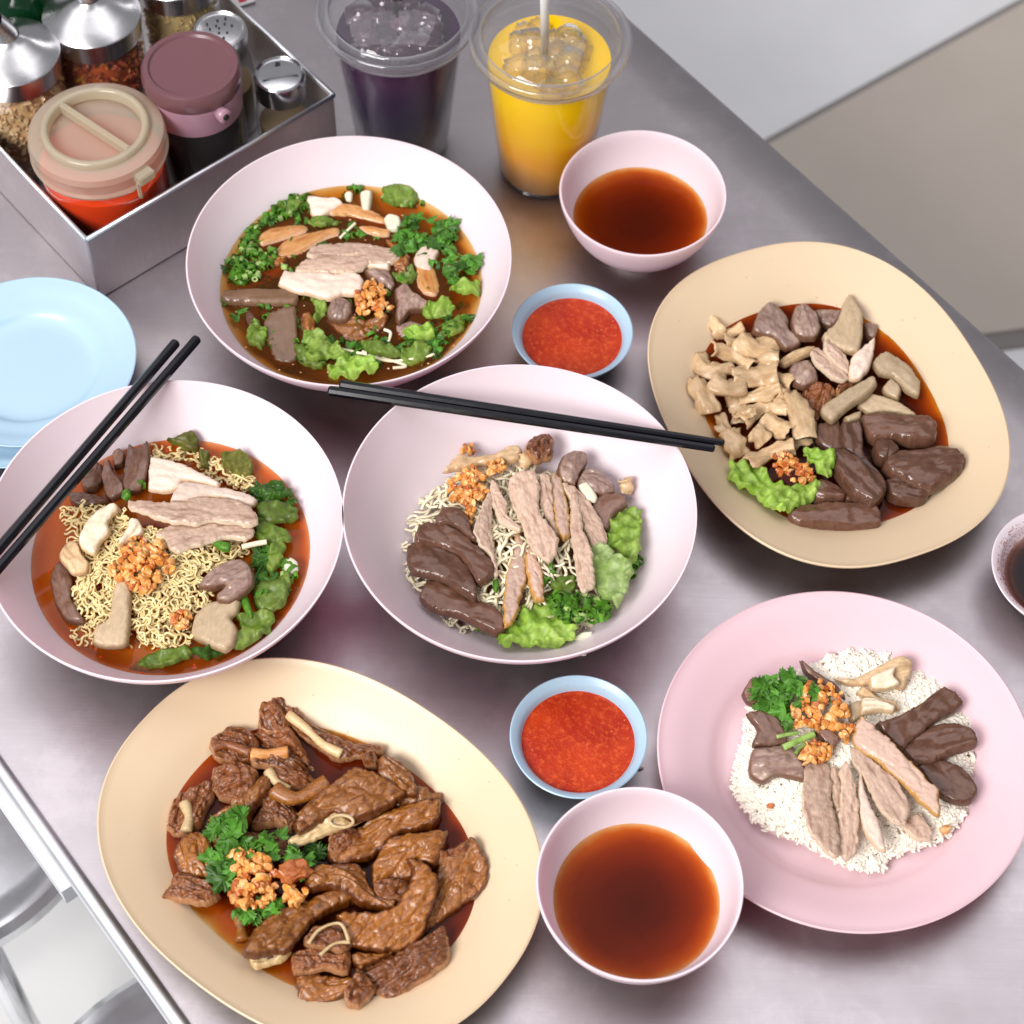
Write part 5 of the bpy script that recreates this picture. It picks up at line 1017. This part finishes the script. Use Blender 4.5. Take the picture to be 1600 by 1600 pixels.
# ------------------------------------------------------------------ chopsticks
def stick(p, q, zp, zq, r0, r1, label, grp):
    a = at(*p, zp); b = at(*q, zq); n = 14; pts = [a+(b-a)*i/n for i in range(n+1)]; rr = [r0+(r1-r0)*i/n for i in range(n+1)]
    pts = [pts[0]-(b-a)*.0]+pts+[pts[-1]]; rr = [rr[0]*.75]+rr+[rr[-1]*.6]; pts[1] = pts[1]+(b-a)*.004; pts[-2] = pts[-2]-(b-a)*.004
    v = []; f = []; d = (b-a)/np.linalg.norm(b-a); s = np.cross(d, (0, 0, 1)); s /= np.linalg.norm(s); u = np.cross(s, d); seg = 8
    sec = [(1, .45), (.45, 1), (-.45, 1), (-1, .45), (-1, -.45), (-.45, -1), (.45, -1), (1, -.45)]
    for P, R in zip(pts, rr):
        for (x, y) in sec: v.append(P+s*x*R+u*y*R)
    m = len(pts)
    for i in range(m-1):
        for k in range(seg): l = (k+1) % seg; f.append((i*seg+k, i*seg+l, (i+1)*seg+l, (i+1)*seg+k))
    f.append(tuple(range(seg))[::-1]); f.append(tuple(range((m-1)*seg, m*seg)))
    c = (a+b)/2; o = mesh_obj('chopstick', np.array(v)-c, f, MT['black'], None, True, 30); o.location = tuple(c); return tag(o, label, 'chopstick', grp)
stick((531, 600), (1132, 692), .0765, .0760, .0029, .0020, 'black chopstick across the middle bowl, the farther of the two', 'black chopsticks')
stick((513, 610), (1117, 701), .0745, .0745, .0030, .0023, 'black chopstick across the middle bowl, the nearer of the two', 'black chopsticks')
stick((276, 534), (-60, 925), .0800, .0735, .0029, .0031, 'black chopstick on the left bowl, the one nearer the blue plate', 'black chopsticks')
stick((309, 528), (-60, 955), .0785, .0740, .0029, .0028, 'black chopstick on the left bowl, the one reaching farther out to the right', 'black chopsticks')
# ------------------------------------------------------------------ drinks
def cup(px_, py_, hz, r, liquid_mt, label, ice_mt, short):
    c = at(px_, py_, hz); g = empty('drink_cup', (c[0], c[1], .0004), label, 'drink'); rt, rb_ = r*.80, r*.60
    lathe('cup_wall', [(0, .004), (rb_*.8, .004), (rb_*.95, 0), (rb_, .003), (rt, hz-.016), (rt+.003, hz-.010), (rt+.004, hz-.006)], MT['clear'], g, 72)
    lt = hz-.019
    v = []; f = []; seg = 48; lv = [(rb_*.90, .0015), (rb_*.985, .005), (rb_+(rt-rb_)*.40, hz*.44), (rt-.0018, lt-.002), (rt-.0024, lt)]
    lq = lathe('drink_liquid', [(0, .0015)]+lv+[(rt*.6, lt-.0005), (0, lt)], MT[liquid_mt], g, 60)
    # lid: ribbed ring, low dome with hole
    lathe('lid_ring', [(rt+.002, hz-.012), (rt+.006, hz-.012), (rt+.0075, hz-.006), (r*.985, hz-.004), (r, hz-.002), (r, hz+.001), (r*.965, hz+.002), (r*.93, hz-.001), (r*.89, hz-.0015), (r*.875, hz+.003), (r*.845, hz+.0035), (r*.835, hz)], MT['cuplid_ring'], g, 96, sharp=70)
    lathe('lid_dome', [(r*.835, hz), (r*.80, hz+.002), (r*.66, hz+.0075), (r*.50, hz+.0115), (r*.30, hz+.0140), (r*.13, hz+.0150), (r*.12, hz+.0150)], MT['cuplid'], g, 72, sharp=80)
    for k in range(17):
        a = k*2.4+short; rr = rt*.74*math.sqrt(random.random()); s = random.uniform(.007, .0105); bm = bmesh.new(); bmesh.ops.create_cube(bm, size=s*2)
        bmesh.ops.bevel(bm, geom=bm.edges[:], offset=s*.35, segments=3, affect='EDGES')
        for q in bm.verts: q.co += q.co.normalized()*noise.noise(q.co*120+Vector((k*1., 0, 0)))*s*.18
        me = bpy.data.meshes.new('ice_cube'); bm.to_mesh(me); bm.free(); me.polygons.foreach_set('use_smooth', [True]*len(me.polygons)); me.materials.append(MT[ice_mt])
        o = bpy.data.objects.new('ice_cube', me); C.objects.link(o); o.parent = g; o.location = (rr*math.cos(a), rr*math.sin(a), lt+random.uniform(-.004, .006)); o.rotation_euler = [random.uniform(0, 3) for _ in range(3)]
    return g, c
MT['ice_o'] = shell('yellow_ice', (.99, .93, .45), .04, .22, (1, .80, .10), 1.31, 2.4); MT['ice_p'] = shell('purple_ice', (.70, .48, .62), .04, .10, (.40, .12, .24), 1.31, 2.6)
g1, c1 = cup(860, 60, .128, .0565, 'orange', 'clear plastic cup of orange yellow iced drink with a white straw', 'ice_o', 0)
g2, c2 = cup(621, 18, .128, .0570, 'purple', 'clear plastic cup of dark purple iced drink beside the condiment box', 'ice_p', 3)
p0 = at(852, 92, .106); p1 = at(850, -60, .235); tv, tf = tube([p0, (p0+p1)/2, p1], .0030, 16); o = mesh_obj('drinking_straw', tv, tf, MT['straw']); tag(o, 'white drinking straw standing in the orange drink', 'straw', 'white drinking straws')
p0 = at(617, 14, .112); p1 = at(612, -110, .23); tv, tf = tube([p0, (p0+p1)/2, p1], .0030, 16); o = mesh_obj('drinking_straw', tv, tf, MT['straw']); tag(o, 'white drinking straw standing in the purple drink', 'straw', 'white drinking straws')
# ------------------------------------------------------------------ condiment box and jars
c0 = np.array([-.2935, .9018]); q1 = at(522, 150, .063)[:2]-c0; l1_ = np.linalg.norm(q1); e1 = q1/l1_; e2 = np.array([-e1[1], e1[0]]); hb = .063; th = .0016; l2 = .235
bx = empty('condiment_box', (c0[0], c0[1], 0), 'open stainless steel box holding the sauce and spice jars', 'box')
def wall(name, p, q, z0, z1, t):
    v = []; f = []; p = np.r_[p, 0]-np.r_[c0, 0]; q = np.r_[q, 0]-np.r_[c0, 0]; d = q-p; n = np.array([-d[1], d[0], 0])/np.linalg.norm(d)*t/2
    box(v, f, (p+q)/2+np.array([0, 0, (z0+z1)/2]), d/2, n, (0, 0, (z1-z0)/2)); o = mesh_obj(name, v, f, MT['boxsteel'], bx, False)
    bm = bmesh.new(); bm.from_mesh(o.data); bmesh.ops.bevel(bm, geom=bm.edges[:], offset=.0005, segments=2, affect='EDGES'); bmesh.ops.recalc_face_normals(bm, faces=bm.faces); bm.to_mesh(o.data); bm.free()
A, B_, C_, D_ = c0, c0+e1*l1_, c0+e1*l1_+e2*l2, c0+e2*l2; i_ = th/2
wall('front_wall', A+e2*i_, B_+e2*i_, .0006, hb, th); wall('right_wall', B_-e1*i_+e2*th, C_-e1*i_-e2*th, .0006, hb-.0003, th); wall('back_wall', C_-e2*i_, D_-e2*i_, .0006, hb, th); wall('left_wall', D_+e1*i_-e2*th, A+e1*i_+e2*th, .0006, hb-.0003, th)
v = []; f = []; box(v, f, np.r_[(e1*l1_+e2*l2)/2, .0016], np.r_[e1*(l1_/2-th), 0], np.r_[e2*(l2/2-th), 0], (0, 0, .0008)); mesh_obj('base_plate', v, f, MT['boxsteel'], bx, False)
for nm, p, q in (('rim_fold', A, B_), ('rim_fold', B_, C_), ('rim_fold', A, D_)):
    tv, tf = tube([np.r_[p-c0, hb+.0006], np.r_[q-c0, hb+.0006]], .0017, 8); mesh_obj(nm, tv, tf, MT['rim'], bx)
zb = .0028
def rocks_mesh(name, n, place, mt, r, par):
    """loose pieces seen through a jar wall, one joined part"""
    base = rock_mesh('tmp', mt, 5, 1., sub=1); bv = np.array([tuple(q.co) for q in base.vertices]); bf = [tuple(p.vertices) for p in base.polygons]; V = []; Fc = []
    for i in range(n):
        p = place(); R = np.array(Matrix.Rotation(random.uniform(0, 6.28), 3, Vector((random.random()-.5, random.random()-.5, random.random()-.5)).normalized())); V.append(bv@R.T*r*random.uniform(.6, 1.2)+p); Fc += [tuple(i*len(bv)+j for j in q) for q in bf]
    V = np.vstack(V); o = mesh_obj(name, V, Fc, mt, par, True, 40); add_attr(o, 'fib', V, True); o['kind'] = 'stuff'; return o
def spice_jar(px_, py_, zt, r, label, content, cname, cr, fill, spoutdir, hole=True):
    c = at(px_, py_, zt); g = empty('spice_jar', (c[0], c[1], zb), label, 'jar', 'glass jars with steel pouring caps'); h = zt-zb-.012
    lathe('glass_body', [(0, .003), (r*.93, .003), (r*.97, .0), (r, .004), (r, h-.01), (r*.95, h), (r*.93, h+.004)], MT['glass'], g, 64)
    lathe('steel_cap', [(r*.96, h-.004), (r*1.0, h-.004), (r*1.04, h+.010), (r*1.05, h+.0125), (r*1.02, h+.0135), (r*.75, h+.0185), (r*.42, h+.026), (r*.28, h+.0285), (r*.27, h+.029)], MT['cap'], g, 72, sharp=30)
    d = np.array([spoutdir[0], spoutdir[1], 0]); p = np.array([0, 0, h+.022]); pts = [p, p+np.array([0, 0, .010])+d*.002, p+np.array([0, 0, .026])+d*.012]
    tv, tf = tube(catmull(pts, False, 4), r*.27, 20, cap=False); mesh_obj('pouring_tube', tv, tf, MT['cap'], g); tv, tf = tube(catmull(pts, False, 4), r*.245, 20, cap=False); mesh_obj('tube_inner_shade', tv, [q[::-1] for q in tf], MT['darkhole'], g)  # inner sleeve is coloured near-black to paint the shade inside the tube
    zf = h*fill
    lathe('fill_core', [(0, .0045), (r*.84, .0045), (r*.84, zf-.004), (0, zf)], content, g, 40)
    def pl():
        a = random.uniform(0, 6.28)
        if random.random() < .8: return np.array([r*.88*math.cos(a), r*.88*math.sin(a), random.uniform(.006, zf)])
        q = r*.86*math.sqrt(random.random()); return np.array([q*math.cos(a), q*math.sin(a), zf+random.uniform(-.002, .002)])
    if cr: rocks_mesh(cname, 900, pl, content, cr, g)
    return g
spice_jar(17, 82, .104, .0325, 'glass jar of crushed peanuts with steel pouring cap, at the left border', F['peanut'], 'peanut_pieces', .0030, .93, (-.5, -.6))
spice_jar(143, 22, .104, .0330, 'glass jar of red chilli flakes with steel pouring cap', F['chiliflake'], 'chilli_flakes', .0026, .86, (-.3, .4))
spice_jar(272, -46, .104, .0300, 'glass jar of brown sugar with steel cap, at the top border', F['sugar'], 'sugar_lumps', .0012, .96, (.2, .4))
# red vinegar jar with frosted lid
c = np.array([-.291, .969]); g = empty('sauce_jar', (c[0], c[1], zb), 'wide jar of red vinegar under a frosted beige lid, front of the box', 'jar'); r = .0445
lathe('jar_body', [(0, .003), (r*.93, .003), (r*.97, 0), (r*1.0, .004), (r, .070), (r*.98, .080)], MT['jarwall'], g, 80)
lathe('vinegar', [(0, .0045), (r*.93, .0045), (r*.955, .008), (r*.965, .066), (r*.5, .0665), (0, .0665)], MT['redsauce'], g, 64)
lathe('lid', [(r*1.0, .0765), (r*1.05, .077), (r*1.065, .079), (r*1.03, .081), (r*1.035, .088), (r*1.055, .090), (r*1.03, .0945), (r*.93, .0965), (r*.82, .0965), (r*.80, .0915), (0, .0915)], MT['frost'], g, 96)
lathe('lid_ridge', [(r*.70, .0935), (r*.71, .0995), (r*.73, .1010), (r*.80, .1010), (r*.825, .0995), (r*.83, .0965), (r*.70, .0935)], MT['frostrim'], g, 96, sharp=60)
a = at(92, 165, .10)[:2]-c; b = at(188, 228, .10)[:2]-c; d = (b-a)/np.linalg.norm(b-a); n_ = np.array([-d[1], d[0]]); v = []; f = []; hl = r*.74
box(v, f, (0, 0, .0965), np.r_[d*hl, 0], np.r_[n_*.0022, 0], (0, 0, .0045)); o = mesh_obj('lid_handle', v, f, MT['frostrim'], g, False); bm = bmesh.new(); bm.from_mesh(o.data); bmesh.ops.bevel(bm, geom=bm.edges[:], offset=.0012, segments=3, affect='EDGES'); bm.to_mesh(o.data); bm.free()
k_ = at(205, 262, .088)[:2]-c; k_ = k_/np.linalg.norm(k_); kn = np.array([-k_[1], k_[0]]); v = []; f = []
box(v, f, np.r_[k_*r*1.08, .088], np.r_[k_*.005, 0], np.r_[kn*.0065, 0], (0, 0, .0035)); box(v, f, np.r_[k_*r*1.08-kn*.0055, .078], np.r_[k_*.002, 0], np.r_[kn*.001, 0], (0, 0, .008)); o = mesh_obj('pouring_lip', v, f, MT['frostrim'], g, False); bm = bmesh.new(); bm.from_mesh(o.data); bmesh.ops.bevel(bm, geom=bm.edges[:], offset=.0008, segments=2, affect='EDGES'); bm.to_mesh(o.data); bm.free()
# soy jug with plum lid
c = at(297, 100, .113); g = empty('soy_jug', (c[0], c[1], zb), 'glass jug of black soy sauce with a plum coloured plastic lid', 'jug'); r = .0325
lathe('jug_body', [(0, .003), (r*.9, .003), (r*.96, 0), (r, .005), (r*1.0, .065), (r*.95, .076)], MT['glass'], g, 72)
lathe('soy_sauce', [(0, .0045), (r*.9, .0045), (r*.95, .008), (r*.95, .058), (0, .058)], MT['soyliquid'], g, 56)
lathe('lid_collar', [(r*.96, .072), (r*1.0, .072), (r*1.04, .088), (r*1.03, .094), (r*.95, .095), (0, .095)], MT['plumlight'], g, 80)
lathe('flip_lid', [(r*.9, .095), (r*1.04, .0955), (r*1.07, .100), (r*1.05, .1075), (r*1.0, .1098), (r*.90, .1098), (r*.86, .1082), (r*.4, .1078), (0, .1078)], MT['plum'], g, 80)
k_ = at(328, 150, .10)[:2]-c[:2]; k_ = k_/np.linalg.norm(k_); p = np.r_[k_*r*.98, .0905]
tv, tf = tube([p, p+np.r_[k_*.009, .0015]], .0052, 16); mesh_obj('spout', tv, tf, MT['plumlight'], g); tv, tf = tube([p+np.r_[k_*.0088, .0015], p+np.r_[k_*.0094, .0016]], .0024, 12); mesh_obj('spout_opening', tv, tf, MT['darkhole'], g)
# pepper shaker with holes, small flap shaker
def shaker(px_, py_, zt, r, label, holes):
    c = at(px_, py_, zt); g = empty('shaker', (c[0], c[1], zb), label, 'shaker', 'small glass shakers with chrome caps'); h = zt-zb-.018
    lathe('glass_body', [(0, .003), (r*.9, .003), (r*1.0, 0), (r*1.12, .004), (r*1.12, h*.65), (r*1.05, h*.82), (r*.93, h*.95), (r*.9, h+.002)], MT['glass'], g, 48)
    lathe('filling', [(0, .0045), (r*.95, .0045), (r*.98, h*.55), (0, h*.57)], F['pepper'], g, 36)
    lathe('chrome_cap', [(r*.93, h-.002), (r*1.02, h-.002), (r*1.02, h+.013), (r*1.0, h+.0155), (r*.93, h+.0165), (r*.86, h+.0150), (r*.5, h+.0162), (0, h+.0166)], MT['chrome'] if not holes else MT['cap'], g, 56, sharp=30)
    if holes:
        for k in range(13):
            a = k*2.399; q = r*.62*math.sqrt(k/13); tv, tf = tube([(q*math.cos(a), q*math.sin(a), h+.0158), (q*math.cos(a), q*math.sin(a), h+.0172)], .0008, 8); mesh_obj('shaker_hole', tv, tf, MT['darkhole'], g)
    else:
        v = []; f = []; box(v, f, (0, .0005, h+.0172), (r*.72, .0035, 0), (-.0012, r*.25, 0), (0, 0, .0008)); mesh_obj('flap', v, f, MT['chrome'], g, False)
        v = []; f = []; box(v, f, (-r*.1, r*.42, h+.0172), (r*.09, 0, 0), (0, r*.12, 0), (0, 0, .0006)); mesh_obj('flap_opening', v, f, MT['darkhole'], g, False)
shaker(436, 112, .083, .0180, 'small glass shaker with polished chrome flap cap, nearest the box corner', False)
shaker(342, 42, .098, .0190, 'glass pepper shaker with a holed steel cap behind the plum lid', True)
# green bottle behind the jars and a folded packet beyond the box
c = at(28, -10, .10); g = empty('green_bottle', (c[0], c[1], zb), 'dark green glass bottle at the top left border behind the peanut jar', 'bottle')
lathe('bottle_body', [(0, .003), (.020, .003), (.022, 0), (.0235, .004), (.0235, .085), (.020, .098), (.012, .108), (.0105, .125)], MT['green'], g, 48); lathe('bottle_cap', [(.0115, .122), (.0125, .122), (.0125, .136), (.0115, .138), (0, .138)], MT['green'], g, 40)
c = at(366, 2, .004); g = empty('paper_packet', (c[0], c[1], 0.0004), 'white paper packet with a red mark behind the condiment box', 'packet')
v = []; f = []; box(v, f, (-.004, .012, .0012), (.012, .006, 0), (-.008, .016, 0), (0, 0, .0012)); mesh_obj('packet_sheet', v, f, MT['paper'], g, False); v = []; f = []; box(v, f, (.0055, .0035, .0026), (.0028, .0014, 0), (-.0014, .0028, 0), (0, 0, .0003)); mesh_obj('red_mark', v, f, MT['redprint'], g, False)
def specks(name, label, gen, n, mt, smin, smax):
    v = []; f = []
    for k in range(n):
        c, nn = gen(); s_ = smin+(smax-smin)*random.random()**2; b = len(v); e = random.uniform(.6, 1)
        for t in range(7): v.append(c+np.array([s_*math.cos(t*.8976), s_*e*math.sin(t*.8976), 0]))
        v.append(c+np.array([0, 0, s_*.4]))
        for t in range(7): f.append((b+t, b+(t+1) % 7, b+7))
    o = mesh_obj(name, v, f, mt); add_attr(o, 'fib', v, True); tag(o, label, 'sauce specks', kind='stuff')
def lathe_z(pr, r):
    rs = [q[0] for q in pr]; return float(np.interp(r, rs, [q[1] for q in pr]))
DPR = smooth_prof([(0, .006), (.022, .0065), (.029, .011), (.0335, .019), (.0360, .0245), (.0395, .0278)], 4)
for cc, lab in ((cS1, 'orange chilli specks round the sauce in the lower blue dish'), (cS2, 'orange chilli specks round the sauce in the dish behind the middle bowl')):
    def gen(cc=cc):
        a = random.uniform(0, 6.283); r = .0338+.0026*random.random()**2.2; return np.array([cc[0]+r*math.cos(a), cc[1]+r*math.sin(a), lathe_z(DPR, r)+.0005]), None
    specks('sauce_speck', lab, gen, 90, F['garlicd'], .0001, .0005)
PPR = smooth_prof([(0, .0065), (.35, .0065), (.56, .0068), (.64, .009), (.72, .0150), (.80, .0210), (.90, .0270), (.985, .0318)], 4)
for (cc, aa, bb, rot, nn_, lab) in (((-.1054, .4808), .134, .1055, -.6092, 2.27, 'tiny gravy specks on the rim of the duck platter'), ((.2067, .8124), .1096, .1326, .3918, 2.4, 'tiny gravy specks on the rim of the offal platter')):
    def gen(cc=cc, aa=aa, bb=bb, rot=rot, nn_=nn_):
        a = random.uniform(0, 6.283); k = random.uniform(.70, .93); q = k*(abs(math.cos(a))**nn_+abs(math.sin(a))**nn_)**(-1/nn_); x, y = aa*q*math.cos(a), bb*q*math.sin(a)
        return np.array([cc[0]+x*math.cos(rot)-y*math.sin(rot), cc[1]+x*math.sin(rot)+y*math.cos(rot), lathe_z(PPR, k)+.0007]), None
    specks('gravy_speck', lab, gen, 26, F['skinstrip'], .0002, .0009)
def gen():
    r = .0868*math.sqrt(random.random()); a = random.uniform(0, 6.283); return np.array([cB[0]+r*math.cos(a), cB[1]+r*math.sin(a), .0372]), None
specks('oil_droplet', 'small red oil droplets floating on the left noodle broth', gen, 160, MT['redsauce'], .0003, .0014)
def gen():
    r = .088*math.sqrt(random.random()); a = random.uniform(0, 6.283); return np.array([cA[0]+r*math.cos(a), cA[1]+r*math.sin(a), .0410]), None
specks('oil_droplet', 'small amber oil droplets floating on the dark soup', gen, 120, F['skinstrip'], .0003, .0011)
# a stray rice grain and crumbs on the table
for (x, y) in ((911, 1023), (1000, 1200)):
    o = bpy.data.objects.new('stray_grain', rock_mesh('stray_grain', F['rice'], int(x), .0020)); C.objects.link(o); o.location = tuple(at(x, y, .0012)); o.scale = (1, .5, .5); tag(o, 'stray white rice grain on the steel '+('below the middle bowl' if x == 911 else 'beside the lower dip dish'), 'rice grain')

for o in S.objects:
    if o.get('label') and len(o['label'].split())>16: print('LONG', o.name, len(o['label'].split()), o['label'])
